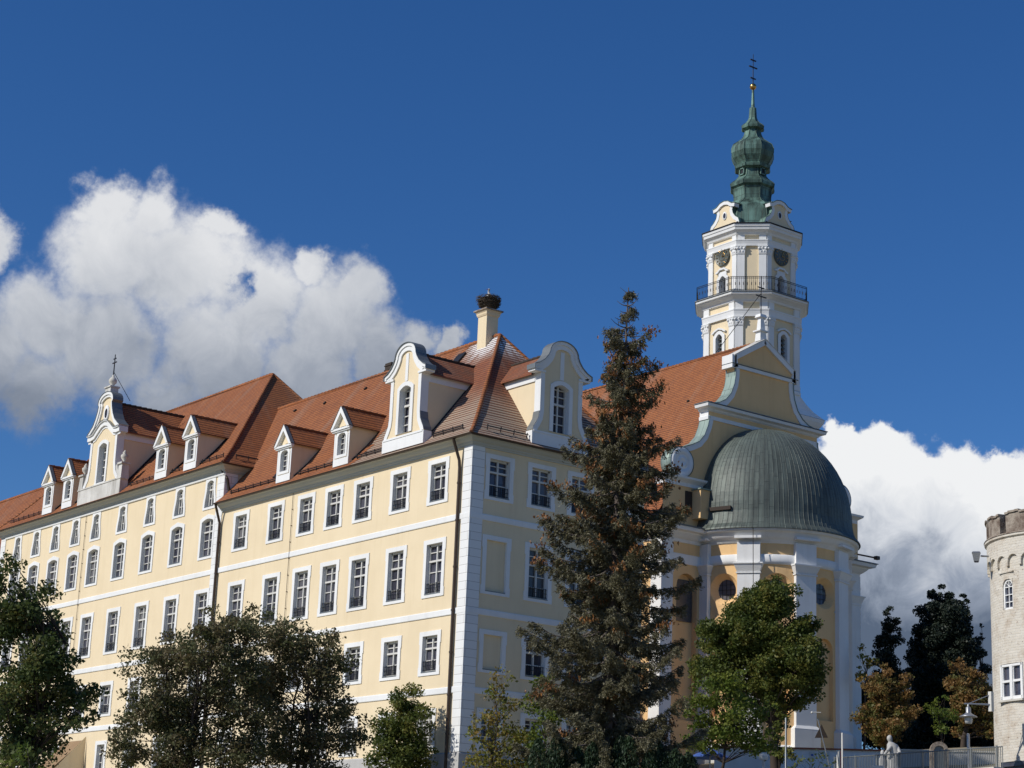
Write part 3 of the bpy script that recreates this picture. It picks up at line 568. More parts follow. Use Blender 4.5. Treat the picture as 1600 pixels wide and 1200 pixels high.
# small pedimented dormers -----------------------------------------
def make_dormer():
    hw = .80; zt = 2.15; zp = 3.40
    root = MB(); P = lambda u, z: (u, 0, z); wall(root, -hw, hw, -.1, zt + .1, [(-.42, .42, .55, 1.85)], P)
    for s in (-1, 1): root.poly([(s * hw, 0, -.1), (s * hw, 3.3, -.1), (s * hw, 3.3, zt + .1), (s * hw, 0, zt + .1)])
    root.poly([(-hw, .0, zt), (hw, .0, zt), (0, .0, zp - .1)])
    o = root.build('dormer', YEL); kids = []
    ow = .98
    r = MB()
    for s in (-1, 1):
        r.poly([(s * ow, -.22, zt - .0), (s * ow, 3.3, zt - .0), (0, 3.3, zp), (0, -.22, zp)])
        r.poly([(s * ow, -.22, zt - .06), (s * ow, 3.3, zt - .06), (s * ow, 3.3, zt), (s * ow, -.22, zt)])
    for i in range(8): r.tube((0, -.2 + i * .42, zp), (0, .22 + i * .42, zp + .02), .07, .09, 6)
    kids.append(r.build('dormer_roof', TIL, o))
    t = MB()
    for s in (-1, 1):
        t.add([(s * ow, -.24, zt - .04), (s * (ow - .24), -.24, zt - .04), (0, -.24, zp - .36), (0, -.24, zp + .02), (s * ow, .10, zt - .04), (s * (ow - .24), .05, zt - .04), (0, .05, zp - .36), (0, .10, zp + .02)], [(0, 1, 2, 3), (1, 5, 6, 2), (0, 4, 5, 1)])
    t.box(-ow, ow, -.20, .02, zt - .14, zt - .02); t.box(-ow + .05, ow - .05, -.13, .02, zt - .22, zt - .14)
    for s in (-1, 1): t.box(*sorted((s * hw, s * (hw - .13))), -.03, .0, -.1, zt - .2)
    t.box(-hw, hw, -.04, 0, -.1, .33)
    kids.append(t.build('pediment', WHI, o))
    for s in (-1, 1): f = MB(); f.path([(s * hw + s * .03, .25, .16), (s * hw + s * .03, 1.2, 1.14), (s * hw + s * .03, 2.02, 2.15)], [.06, .06, .06], 4); kids.append(f.build('cheek_shadow_strip', IRON, o))  # dark strips stand in for the shadow line where cheek meets roof
    f = MB()
    for s in (-1, 1): f.add([(s * (ow + .03), -.26, zt + .0), (0, -.26, zp + .05), (0, .0, zp + .05), (s * (ow + .03), .0, zt + .0)], [(0, 1, 2, 3)])
    kids.append(f.build('flashing', LEAD, o))
    inn = [(-.42, .55), (-.42, 1.65), (-.30, 1.80), (0, 1.86), (.30, 1.80), (.42, 1.65), (.42, .55)]
    out = [(-.62, .38), (-.62, 1.75), (-.42, 1.98), (0, 2.06), (.42, 1.98), (.62, 1.75), (.62, .38)]
    s_ = MB()
    for i in range(7):
        j = (i + 1) % 7; s_.poly([(inn[i][0], -.05, inn[i][1]), (out[i][0], -.05, out[i][1]), (out[j][0], -.05, out[j][1]), (inn[j][0], -.05, inn[j][1])])
        s_.poly([(inn[i][0], -.05, inn[i][1]), (inn[j][0], -.05, inn[j][1]), (inn[j][0], .25, inn[j][1]), (inn[i][0], .25, inn[i][1])])
        s_.poly([(out[i][0], -.05, out[i][1]), (out[j][0], -.05, out[j][1]), (out[j][0], .0, out[j][1]), (out[i][0], .0, out[i][1])])
    kids.append(s_.build('surround', WHI, o))
    p = MB(); p.poly([(-.42, .24, .55), (.42, .24, .55), (.42, .24, 1.9), (-.42, .24, 1.9)]); kids.append(p.build('pane', GLS, o))
    q = MB(); q.box(-.03, .03, .15, .22, .55, 1.85)
    for s in (-1, 1): q.box(*sorted((s * .42, s * .36)), .15, .22, .55, 1.75)
    for z in (.57, .92, 1.26, 1.58): q.box(-.42, .42, .16, .21, z - .02, z + .02)
    kids.append(q.build('sash', TRIM, o))
    return o, kids
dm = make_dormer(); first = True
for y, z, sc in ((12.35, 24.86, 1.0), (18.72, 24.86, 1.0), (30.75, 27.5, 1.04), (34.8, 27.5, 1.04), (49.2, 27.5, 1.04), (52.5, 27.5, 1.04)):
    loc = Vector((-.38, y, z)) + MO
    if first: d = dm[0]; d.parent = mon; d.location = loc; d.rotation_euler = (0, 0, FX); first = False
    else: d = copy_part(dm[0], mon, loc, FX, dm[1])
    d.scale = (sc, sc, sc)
# big baroque gabled dormers ---------------------------------------
def plate(mb, prof, hole, y0, y1):
    """symmetric slab whose half width follows prof [(z, hw)], with an optional opening (z0, z1, hw)"""
    zs = sorted({z for z, _ in prof} | ({hole[0], hole[1]} if hole else set()))
    zp, hp = [p[0] for p in prof], [p[1] for p in prof]
    H = lambda z: float(np.interp(z, zp, hp))
    for a, b in zip(zs, zs[1:]):
        ha, hb = H(a), H(b)
        for y in (y0, y1):
            if hole and a >= hole[0] - 1e-6 and b <= hole[1] + 1e-6:
                for s in (-1, 1): mb.poly([(s * ha, y, a), (s * hole[2], y, a), (s * hole[2], y, b), (s * hb, y, b)])
            else: mb.poly([(-ha, y, a), (ha, y, a), (hb, y, b), (-hb, y, b)])
        for s in (-1, 1): mb.poly([(s * ha, y0, a), (s * ha, y1, a), (s * hb, y1, b), (s * hb, y0, b)])
    if H(zs[-1]) > .02: mb.poly([(-H(zs[-1]), y0, zs[-1]), (H(zs[-1]), y0, zs[-1]), (H(zs[-1]), y1, zs[-1]), (-H(zs[-1]), y1, zs[-1])])
def edge(prof, z0=None, z1=None, cap=True):
    """full outline polyline over the top, left foot to right foot"""
    L = [(-h, z) for z, h in prof if (z0 is None or z >= z0)]; Rr = [(h, z) for z, h in reversed(prof) if (z0 is None or z >= z0)]
    if abs(L[-1][0]) < 1e-6: Rr = Rr[1:]
    return L + Rr
def arcprof(zc, hw, zt, k=7):
    return [(zc + (zt - zc) * math.sin(math.pi / 2 * i / k), hw * math.cos(math.pi / 2 * i / k)) for i in range(1, k + 1)]
def seg_surround(mb, x0, z0, hw, zt, rise, b, y, depth):
    inn = [(-hw, z0), (-hw, zt - rise)] + [(-hw + 2 * hw * t, zt - rise + rise * math.sin(math.pi * t)) for t in (.15, .32, .5, .68, .85)] + [(hw, zt - rise), (hw, z0)]
    out = [(-hw - b, z0)] + [(-hw - b, zt - rise + b * .6)] + [((x / hw) * (hw + b * .75), z + b) for x, z in inn[2:-2]] + [(hw + b, zt - rise + b * .6), (hw + b, z0)]
    k = len(inn)
    for i in range(k - 1):
        j = i + 1
        mb.poly([(x0 + inn[i][0], y, inn[i][1]), (x0 + out[i][0], y, out[i][1]), (x0 + out[j][0], y, out[j][1]), (x0 + inn[j][0], y, inn[j][1])])
        mb.poly([(x0 + inn[i][0], y, inn[i][1]), (x0 + inn[j][0], y, inn[j][1]), (x0 + inn[j][0], y + depth, inn[j][1]), (x0 + inn[i][0], y + depth, inn[i][1])])
        mb.poly([(x0 + out[i][0], y, out[i][1]), (x0 + out[j][0], y, out[j][1]), (x0 + out[j][0], y + .06, out[j][1]), (x0 + out[i][0], y + .06, out[i][1])])
    mb.poly([(x0 - hw, y, z0), (x0 + hw, y, z0), (x0 + hw, y + depth, z0), (x0 - hw, y + depth, z0)])
PC = [(0, 1.98), (.62, 1.98), (.66, 1.9), (.85, 1.84), (1.1, 1.68), (1.4, 1.52), (1.8, 1.46), (3.9, 1.46), (4.1, 1.50), (4.12, 1.98), (4.32, 2.0), (4.45, 1.66), (4.7, 1.32), (5.0, 1.08), (5.25, .96)] + arcprof(5.25, .96, 5.95)
def big_dormer(loc, rz):
    g_ = MB(); plate(g_, PC, (.78, 3.55, .56), 0, .45); o = part(g_, 'baroque_dormer', YEL, None); o.parent = mon; o.location = Vector(loc) + MO; o.rotation_euler = (0, 0, rz)
    t = MB()
    body = [p for p in PC if .66 <= p[0] <= 4.1]; top = [p for p in PC if p[0] >= 4.12]
    t.sweep([(-h, z) for z, h in body], -.25, .03, -.05, .47); t.sweep([(h, z) for z, h in body], -.03, .25, -.05, .47)
    t.sweep(edge(top), -.40, .02, -.09, .50); t.sweep(edge(top), -.14, .05, -.15, .50)
    t.box(-1.98, -1.2, -.11, .50, 4.0, 4.12); t.box(1.2, 1.98, -.11, .50, 4.0, 4.12)
    t.box(-2.0, 2.0, -.08, .47, -.1, .62); t.box(-1.9, 1.9, -.11, -.081, .55, .66)
    t.box(-.13, .13, -.04, 0, 3.8, 5.4)
    t.build('trim', WHI, o)
    s_ = MB(); seg_surround(s_, 0, .78, .55, 3.52, .22, .24, -.07, .5); s_.build('surround', WHI, o)
    p = MB(); p.poly([(-.56, .42, .7), (.56, .42, .7), (.56, .42, 3.6), (-.56, .42, 3.6)]); p.build('pane', GLS, o)
    q = MB(); q.box(-.045, .045, .28, .38, .78, 3.5)
    for s in (-1, 1): q.box(*sorted((s * .56, s * .48)), .28, .38, .78, 3.4)
    q.box(-.56, .56, .25, .38, 2.38, 2.5)
    for z in (.8, 1.35, 1.85, 2.9, 3.3): q.box(-.56, .56, .3, .37, z - .025, z + .025)
    q.build('sash', TRIM, o)
    for sx in (-1, 1): s_ = MB(); s_.poly([(sx * 1.46, .45, -.05), (sx * 1.46, 5.4, -.05), (sx * 1.46, 5.4, 4.0), (sx * 1.46, .45, 4.0)]); s_.build('dormer_cheek', YEL, o)
    for sx in (-1, 1): s_ = MB(); s_.box(*sorted((sx * 1.44, sx * 1.53)), .46, 5.4, 3.55, 3.98); s_.build('dormer_frieze', WHI, o)
    r = MB()
    for sx in (-1, 1):
        r.poly([(sx * 1.74, .44, 3.98), (sx * 1.74, 6.5, 3.98), (0, 6.5, 5.55), (0, .44, 5.55)]); r.poly([(sx * 1.74, .5, 3.90), (sx * 1.74, 6.5, 3.90), (sx * 1.74, 6.5, 3.98), (sx * 1.74, .5, 3.98)])
    r.build('dormer_roof', TIP, o)
    for s in (-1, 1): f = MB(); f.path([(s * 1.5, .45, .25), (s * 1.5, 1.2, 1.18), (s * 1.5, 3.42, 3.98)], [.08, .08, .08], 4); f.build('cheek_shadow_strip', IRON, o)  # shadow line along cheek and roof, modelled as a dark strip
    l = MB(); l.sweep(edge(top), .052, .085, -.22, .52); l.sweep([(-h, z) for z, h in body if z < 1.9], .032, .06, -.04, .5); l.sweep([(h, z) for z, h in body if z < 1.9], -.06, -.032, -.04, .5)
    l.build('flashing', LEAD, o)
    rd = MB()
    for i in range(15): rd.tube((0, .5 + i * .42, 5.55), (0, .94 + i * .42, 5.58), .08, .1, 6)
    rd.build('ridge_tiles', DKW, o)
    return o
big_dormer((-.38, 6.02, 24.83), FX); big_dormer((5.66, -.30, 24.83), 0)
# the large middle gable with cross ---------------------------------
PH = [(0, 2.9), (.9, 2.85), (1.1, 2.6), (1.5, 2.25), (2.2, 2.08), (4.2, 2.05), (4.45, 2.1)]
PH2 = [(4.75, 2.45), (4.9, 2.2), (5.3, 1.65), (5.8, 1.3), (6.3, 1.08), (6.7, .98), (6.9, 1.12)] + arcprof(6.9, 1.12, 7.55)
cg = MB(); plate(cg, PH + [(4.5, 2.3)] + PH2[:1] + PH2[1:], (.95, 3.9, .62), 0, .5)
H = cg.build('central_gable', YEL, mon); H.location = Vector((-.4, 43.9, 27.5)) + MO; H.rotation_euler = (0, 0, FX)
t = MB()
t.sweep([(-h, z) for z, h in PH if z >= .9], -.27, .03, -.05, .52); t.sweep([(h, z) for z, h in PH if z >= .9], -.03, .27, -.05, .52)
t.sweep(edge(PH2), -.32, .03, -.12, .55); t.sweep(edge(PH2), -.14, .06, -.2, .55)
mid = [(-2.5, 4.45), (-2.0, 4.42), (-1.5, 4.5), (-1.0, 4.85), (-.5, 5.15), (0, 5.25), (.5, 5.15), (1.0, 4.85), (1.5, 4.5), (2.0, 4.42), (2.5, 4.45)]
t.sweep(mid, -.12, .20, -.16, .53); t.sweep(mid, .20, .27, -.26, .53); t.sweep(mid, -.30, -.12, -.05, 0)
t.build('trim', WHI, H)
t = MB(); t.box(-3.3, 3.3, -.1, .5, -.4, .9); t.box(-3.4, 3.4, -.14, .45, .78, .86)
for s in (-1, 1): u_ = MB(); u_.frustum((s * 3.05, .2), .62, .62, .5, .5, .86, 1.9); u_.box(s * 3.05 - .36, s * 3.05 + .36, -.16, .56, 1.85, 1.97); u_.build('pedestal', WHD, H); t.sweep([(s * 2.7, .9), (s * 2.5, 1.3), (s * 2.25, 1.9)], -.15, .15, 0, .45)
t.build('gable_base', WHD, H); t = MB(); t.box(-.42, .42, -.12, .5, 7.5, 7.95); t.box(-.5, .5, -.2, .58, 7.95, 8.05); t.build('top_pedestal', WHD, H)
for s in (-1, 1):
    t = MB(); t.lathe((s * 3.05, .2), [(0, 1.97), (.14, 1.98), (.09, 2.1), (.24, 2.3), (.27, 2.5), (.12, 2.62), (.16, 2.68), (.05, 2.85), (0, 2.9)], 12); t.build('urn', STO, H)
t = MB(); t.lathe((0, .2), [(0, 8.05), (.2, 8.06), (.13, 8.2), (.28, 8.38), (.3, 8.55), (.2, 8.72), (.1, 8.8), (.07, 8.95), (0, 9.0)], 14); t.build('finial', STO, H)
t = MB(); t.tube((0, .2, 8.9), (0, .2, 10.5), .05, .035, 6); t.box(-.32, .32, .17, .23, 9.85, 9.92); t.box(-.2, .2, .17, .23, 10.15, 10.22); t.tube((0, .2, 9.2), (.0, 1.7, 7.3), .02, .02, 4); t.build('cross', IRON, H)
s_ = MB(); seg_surround(s_, 0, .95, .6, 3.86, .22, .25, -.07, .55); s_.box(-.85, .85, -.12, 0, .78, .95); s_.build('surround', WHI, H); s_ = MB()
s_.lathe((0, 0), [(.26, 0), (.45, 0), (.45, .09), (.26, .09)], 20); 
k0 = len(s_.v) - 80
s_.v[k0:] = [(x * .85, -z, 6.05 + y * 1.35) for x, y, z in s_.v[k0:]]
s_.build('oval_surround', WHI, H)
p = MB(); p.poly([(-.62, .45, .9), (.62, .45, .9), (.62, .45, 3.95), (-.62, .45, 3.95)]); p.build('pane', GLS, H); p = MB(); p.poly([(.27 * .85 * math.cos(a), -.02, 6.05 + .36 * math.sin(a)) for a in np.linspace(0, 2 * math.pi, 16, endpoint=False)]); p.build('oval_pane', GLS, H)
q = MB(); q.box(-.045, .045, .3, .4, .95, 3.8)
for s in (-1, 1): q.box(*sorted((s * .6, s * .52)), .3, .4, .95, 3.7)
for z in (1.0, 1.6, 2.2, 2.72, 3.3): q.box(-.6, .6, .32, .39, z - .03, z + .03)
q.build('sash', TRIM, H)
for sx in (-1, 1): s_ = MB(); s_.poly([(sx * 2.02, .5, -.1), (sx * 2.02, 6.0, -.1), (sx * 2.02, 6.0, 4.4), (sx * 2.02, .5, 4.4)]); s_.build('dormer_cheek', YEL, H)
for sx in (-1, 1): s_ = MB(); s_.box(*sorted((sx * 2.0, sx * 2.1)), .52, 5.2, 3.9, 4.38); s_.build('dormer_frieze', WHI, H)
r = MB()
for sx in (-1, 1):
    r.poly([(sx * 2.35, .5, 4.4), (sx * 2.35, 7.5, 4.4), (0, 7.5, 6.95), (0, .5, 6.95)]); r.poly([(sx * 2.35, .55, 4.32), (sx * 2.35, 7.5, 4.32), (sx * 2.35, 7.5, 4.4), (sx * 2.35, .55, 4.4)])
r.build('dormer_roof', TIL, H)
for s in (-1, 1): f = MB(); f.path([(s * 2.06, .5, .25), (s * 2.06, 1.2, 1.1), (s * 2.06, 3.9, 4.38)], [.08, .08, .08], 4); f.build('cheek_shadow_strip', IRON, H)  # dark strips again drawn for the shade at the cheek foot
rd = MB()
for i in range(16): rd.tube((0, .5 + i * .42, 6.95), (0, .94 + i * .42, 6.98), .09, .11, 6)
rd.build('ridge_tiles', DKW, H)
l = MB(); l.sweep(edge(PH2), .062, .10, -.24, .58); l.sweep(mid, .272, .30, -.3, .55); l.build('flashing', LEAD, H)
# chimneys, skylights, vents
mb = MB(); cx, cy = 5.95, 7.15
mb.box(cx - .42, cx + .42, cy - .42, cy + .42, 31.2, 34.15); ch = part(mb, 'chimney', YEL)
mb = MB(); mb.frustum((cx, cy), .90, .90, 1.0, 1.0, 34.0 - 6.5, 34.1 - 6.5); mb.frustum((cx, cy), 1.06, 1.06, 1.12, 1.12, 34.22 - 6.5, 34.32 - 6.5); mb.frustum((cx, cy), .98, .98, 1.02, 1.02, 34.1 - 6.5, 34.22 - 6.5); mb.build('chimney_head', YEL, ch)
mb = MB(); mb.box(cx - .64, cx + .64, cy - .64, cy + .64, 34.32 - 6.5, 34.40 - 6.5); mb.build('chimney_cap', PAR, ch)
mb = MB(); mb.box(6.3, 7.1, 17.7, 18.4, 31.4, 33.5)
for z in (31.8, 32.1, 32.4, 32.7, 33.0, 33.3): mb.box(6.26, 7.14, 17.66, 18.44, z, z + .07)
part(mb, 'metal_chimney', DKW)
def on_roof(x, y, w_, l, z0, mat, name):
    dx, dz = 5.3, 32.75 - roofz(.8); L = math.hypot(dx, dz); ux, uz = dx / L, dz / L; nx, nz_ = -uz, ux; zz = z0 if z0 else roofz(x)
    mb = MB(); pts = []
    for h_ in (.0, .12):
        for a, b in ((-w_, -l), (w_, -l), (w_, l), (-w_, l)): pts.append((x + ux * b + nx * h_, y + a, zz + uz * b + nz_ * h_))
    mb.add(pts, [(4, 5, 6, 7), (0, 1, 5, 4), (1, 2, 6, 5), (2, 3, 7, 6), (3, 0, 4, 7)]); part(mb, name, mat)
on_roof(5.2, 8.9, .38, .5, None, IRON, 'skylight'); on_roof(.55, 20.75, .3, .4, None, IRON, 'skylight')
for x, y in ((3.5, 10.9), (5.2, 14.5), (5.3, 18.9), (5.2, 23.5), (5.4, 27.5)): on_roof(x, y, .09, .09, None, DKW, 'roof_vent')
# ------------------------------------------------------------------ stork and nest on the chimney
nest = thing('stork_nest', 'big round nest of dark twigs on top of the yellow chimney', 'nest', (5.95, 7.15, 34.40))
rg = random.Random(5); mb = MB(); mb.lathe((0, 0), [(0, .18), (.38, .16), (.52, .30), (.60, .55), (.52, .78), (.3, .70), (0, .66)], 18)
mb.build('nest_bowl', NEST, nest)
mb = MB()
for i in range(700):
    a = rg.uniform(0, 6.283); z = rg.uniform(.2, .86); r = .42 + .25 * math.sin(min(1, (z - .15) / .6) * 1.6) * rg.uniform(.7, 1.1); t = a + rg.uniform(1.0, 2.1)
    p = Vector((r * math.cos(a), r * math.sin(a), z)); d = Vector((math.cos(t), math.sin(t), rg.uniform(-.35, .4))) * rg.uniform(.12, .26); mb.tube(p - d, p + d, .012, .008, 3, False)
mb.build('twigs', NEST, nest)
mb = MB()
for a in range(4): x, y = .36 * math.cos(a * 1.57 + .78), .36 * math.sin(a * 1.57 + .78); mb.tube((x, y, 0), (x, y, .3), .025, .025, 5)
mb.build('stand', IRON, nest)
mb = MB(); mb.sphere((0, 0, 1.22), .17, 12, (1.0, 1.0, 1.55)); mb.path([(0, .02, 1.42), (-.03, .05, 1.56), (-.04, .0, 1.66)], [.08, .055, .05], 8); mb.sphere((-.05, -.02, 1.69), .065, 10, (1.2, 1, 1)); 
st = tag(mb.build('stork', MARB), 'white stork standing in the nest on the chimney', 'stork'); st.location = (5.95, 7.15, 34.05)
mb = MB()
for s in (-1, 1): mb.sphere((s * .10, .05, 1.08), .12, 8, (.6, .9, 1.6))
mb.build('wing_tips', IRON, st)
mb = MB(); mb.tube((-.11, -.03, 1.69), (-.33, -.06, 1.62), .018, .004, 5); mb.build('beak', REDP, st)
for s in (-1, 1): mb = MB(); mb.tube((s * .06, 0, 1.05), (s * .06, 0, .98), .014, .014, 5); mb.build('leg', REDP, st)
# ------------------------------------------------------------------ church
ch = thing('church_building', 'ochre and white baroque church with red roof, curved gable and domed apse', 'church', (41.8, 20, 11.5))
def cp(mb, name, mat, parent=ch):
    if parent is ch: mb.xf(Matrix.Translation((-41.8, -20, -11.5)))
    return mb.build(name, mat, parent)
XC, YG, ZB = 41.8, 20.0, 10.0
XL, XR = 31.7, 52.1
mb = MB(); wall(mb, XL, XR, ZB, 30.9, [(33.15, 35.15, 13.6, 24.0)], lambda u, z: (u, YG, z))
mb.poly([(XL, YG, ZB), (XL, 62, ZB), (XL, 62, 27.3), (XL, YG, 27.3)]); mb.poly([(XR, YG, ZB), (XR, 62, ZB), (XR, 62, 27.3), (XR, YG, 27.3)])
mb.poly([(XL, 62, ZB), (XR, 62, ZB), (XR, 62, 27.3), (XL, 62, 27.3)])
mb.poly([(33.15, YG + .5, 13.6), (35.15, YG + .5, 13.6), (35.15, YG + .5, 24), (33.15, YG + .5, 24)])
for x in (33.15, 35.15): mb.poly([(x, YG, 13.6), (x, YG + .5, 13.6), (x, YG + .5, 24), (x, YG, 24)])
for i in range(8):   # arched head of the niche
    a, b = math.pi * i / 8, math.pi * (i + 1) / 8; A = lambda t: (34.15 - math.cos(t), YG, 23.0 + math.sin(t))
    p, q = A(a), A(b); mb.poly([(p[0], YG - .001, 24.0), (q[0], YG - .001, 24.0), q, p][::1]); mb.poly([p, q, (q[0], YG + .5, q[2]), (p[0], YG + .5, p[2])])
cp(mb, 'nave_wall', YELC)
mb = MB(); mb.box(33.25, 35.05, YG + .4, YG + .48, 20.6, 23.6)
cp(mb, 'nave_window', CUR)
# entablature round the body
def entab(path, zf=.0, name='entablature'):
    mb = MB(); mb.molding(path, [(-.01, 24.65), (.08, 24.65), (.1, 24.9), (.14, 25.3), (.02, 25.36), (-.01, 25.36)]); cp(mb, 'architrave', WHI)
    mb = MB(); mb.molding(path, [(-.01, 26.15), (.08, 26.18), (.12, 26.38), (.30, 26.5), (.55, 26.75), (.60, 26.85), (.95, 26.9), (1.02, 27.12), (.98, 27.2), (-.01, 27.3)]); cp(mb, 'cornice', WHI)
    mb = MB(); mb.molding(path, [(1.04, 27.16), (1.12, 27.18), (1.1, 27.24), (-.01, 27.46), (-.01, 27.32)]); cp(mb, 'cornice_flashing', LEAD)
entab([(XL, 60), (XL, YG), (35.9, YG)]); entab([(47.7, YG), (XR, YG), (XR, 60)])
def pil(x0, x1, y0, y1, z0, z1, name='pilaster'):
    mb = MB(); mb.box(x0, x1, y0, y1, z0 + 1.3, z1 - .65); cxx, cyy = (x0 + x1) / 2, (y0 + y1) / 2; w_, d_ = x1 - x0, y1 - y0
    mb.frustum((cxx, cyy), w_ + .06, d_ + .06, w_ + .5, d_ + .5, z1 - .6, z1 - .08); mb.box(x0 - .29, x1 + .29, y0 - .29, y1 + .29, z1 - .08, z1 - .005)
    mb.box(x0 - .05, x1 + .05, y0 - .05, y1 + .05, z1 - .72, z1 - .6)
    mb.box(x0 - .22, x1 + .22, y0 - .22, y1 + .22, z0, z0 + 1.15); mb.frustum((cxx, cyy), w_ + .44, d_ + .44, w_ + .1, d_ + .1, z0 + 1.15, z0 + 1.35)
    mb.box(x0, x1, y0, y1, z1, z1 + 1.55)
    return cp(mb, name, WHI)
pil(XL - .12, XL + 1.0, YG - .12, YG + 1.0, ZB, 24.65); pil(XR - 1.0, XR + .12, YG - .12, YG + 1.0, ZB, 24.65)
for y in (26.5, 33.5, 40.5): pil(XL - .15, XL + .2, y - .6, y + .6, ZB, 24.65)
# nave roof
mb = MB(); RZ = 42.95
for s in (-1, 1):
    pf = [(10.9, 27.42), (9.6, 28.6), (8.6, 30.4), (4.9, 36.0), (0, RZ)]
    for (a, za), (b, zb) in zip(pf, pf[1:]): mb.poly([(XC + s * a, YG + .8, za), (XC + s * a, 62, za), (XC + s * b, 62, zb), (XC + s * b, YG + .8, zb)])
cp(mb, 'nave_roof', TIL)
mb = MB()
for i in range(96): mb.tube((XC, YG + .8 + i * .43, RZ), (XC, YG + 1.25 + i * .43, RZ + .03), .12, .15, 6)
cp(mb, 'ridge_tiles', TIL)
mb = MB(); mb.tube((XC - 8.75, YG + 1.2, 30.75), (XC - 8.75, 44, 30.75), .04, .04, 5); mb.tube((XC - 8.75, YG + 1.2, 30.55), (XC - 8.75, 44, 30.55), .04, .04, 5)
for i in range(24): mb.tube((XC - 8.7, YG + 1.3 + i, 30.3), (XC - 8.78, YG + 1.3 + i, 30.85), .04, .04, 4)
cp(mb, 'snow_guard', IRON)
mb = MB()
for x, y, z in ((3.1, 25.0, 38.5), (5.6, 27.5, 35.0), (2.2, 30.2, 39.8), (6.6, 31, 33.5), (3.1, 35, 38.5)): mb.sphere((XC - x - .05, y, z + .05), .13, 8)
cp(mb, 'roof_vent', DKW)
# gable
GP = [(27.3, 9.75), (30.9, 9.75), (30.92, 8.9), (31.8, 8.8), (33.15, 8.2), (33.45, 7.4), (33.8, 6.7), (34.4, 6.15), (35.2, 5.8), (36.0, 5.6), (36.95, 5.6), (37.0, 5.3), (37.12, 4.75), (37.5, 4.05), (38.1, 3.5), (38.9, 3.15), (39.6, 3.02), (40.3, 3.0)]
GPD = [(40.3, 3.2), (41.15, 3.2), (43.0, .05)]
mb = MB(); plate(mb, [p for p in GP if p[0] >= 30.9] + GPD, None, 0, .8); mb.xf(Matrix.Translation((XC, YG, 0))); cp(mb, 'gable', YELC)
t = MB()
lowr = [p for p in GP if 33.1 <= p[0] <= 36.0]; upr = [p for p in GP if p[0] >= 37.0]
for s in (-1, 1):
    for q in (lowr, upr):
        P = [(s * h, z) for z, h in q]
        t.sweep(P, *((-.36, .04) if s < 0 else (-.04, .36)), -.08, .85)
    # volute discs
    t.lathe((0, 0), [(0, .0), (.2, .0), (.25, .06), (.38, .06), (.42, 0), (.62, 0), (.66, .07), (.95, .07), (1.05, .02), (1.12, -.08), (1.12, -.9)], 28)
    k0 = len(t.v) - 11 * 28; t.v[k0:] = [(s * 8.35 + x, -.12 - z, 32.05 + y) for x, y, z in t.v[k0:]]
    t.xf(Matrix.Translation((XC, YG, 0))); cp(t, 'gable_scroll', WHI); t = MB()
t.sweep(edge(GPD), -.34, .05, -.16, .95); t.sweep([(-3.35, 40.35), (3.35, 40.35)], -.12, .14, -.16, .95)
for s in (-1, 1): t.box(*sorted((s * 3.05, s * 3.5)), -.16, .95, 40.2, 41.2)
t.xf(Matrix.Translation((XC, YG, 0))); cp(t, 'gable_trim', WHI)
mb = MB(); p5 = [(XC - 5.75, YG + .9), (XC - 5.75, YG), (XC + 5.75, YG), (XC + 5.75, YG + .9)]
mb.molding(p5, [(-.05, 35.75), (.08, 35.75), (.1, 36.0), (.02, 36.04), (.02, 36.38), (.12, 36.44), (.2, 36.56), (.5, 36.64), (.56, 36.84), (.0, 36.98), (-.2, 37.0)]); cp(mb, 'gable_cornice', WHI)
mb = MB(); mb.box(XC - 5.72, XC + 5.72, YG - .03, YG, 36.06, 36.37); cp(mb, 'gable_frieze', YELC)
mb = MB(); mb.molding(p5, [(.58, 36.86), (.62, 36.88), (.6, 36.93), (-.1, 37.08), (-.1, 37.0)]); mb.box(XC - 5.7, XC + 5.7, YG + .0, YG + .9, 36.99, 37.04)
p6 = [(XC - 3.3, YG + 1), (XC - 3.3, YG), (XC + 3.3, YG), (XC + 3.3, YG + 1)]; mb.molding(p6, [(.16, 40.5), (.24, 40.52), (.2, 40.56), (-.02, 40.6)]); cp(mb, 'gable_flashing', LEAD)
mb = MB(); p7 = [(XL + .2, YG + 1), (XL + .2, YG), (XR - .2, YG), (XR - .2, YG + 1)]
mb.molding(p7, [(-.02, 30.3), (.06, 30.3), (.08, 30.55), (.2, 30.65), (.42, 30.8), (.45, 30.95), (-.1, 31.02)]); cp(mb, 'attic_cornice', WHI)
l = MB()
for s in (-1, 1):
    for q in (lowr, upr): l.sweep([(s * h, z) for z, h in q], *((.045, .10) if s < 0 else (-.10, -.045)), -.14, .95)
    l.lathe((0, 0), [(1.13, -.02), (1.16, -.02), (1.16, -1.1), (1.13, -1.1)], 28)
    k0 = len(l.v) - 4 * 28; l.v[k0:] = [(s * 8.35 + x, -.12 - z, 32.05 + y) for x, y, z in l.v[k0:]]
    l.xf(Matrix.Translation((XC, YG, 0))); cp(l, 'copper_covering', COPL); l = MB()
l = MB(); l.sweep(edge(GPD), .055, .10, -.2, 1.0); l.xf(Matrix.Translation((XC, YG, 0))); cp(l, 'pediment_flashing', WHD)
t = MB(); t.frustum((XC, YG + .35), .7, .6, .6, .5, 43.0, 43.75); t.frustum((XC, YG + .35), .95, .8, .95, .8, 43.75, 43.85); t.frustum((XC, YG + .35), .5, .45, .36, .3, 43.85, 44.9); t.frustum((XC, YG + .35), .75, .6, .6, .5, 44.9, 45.15); fin = cp(t, 'gable_finial', WHI)
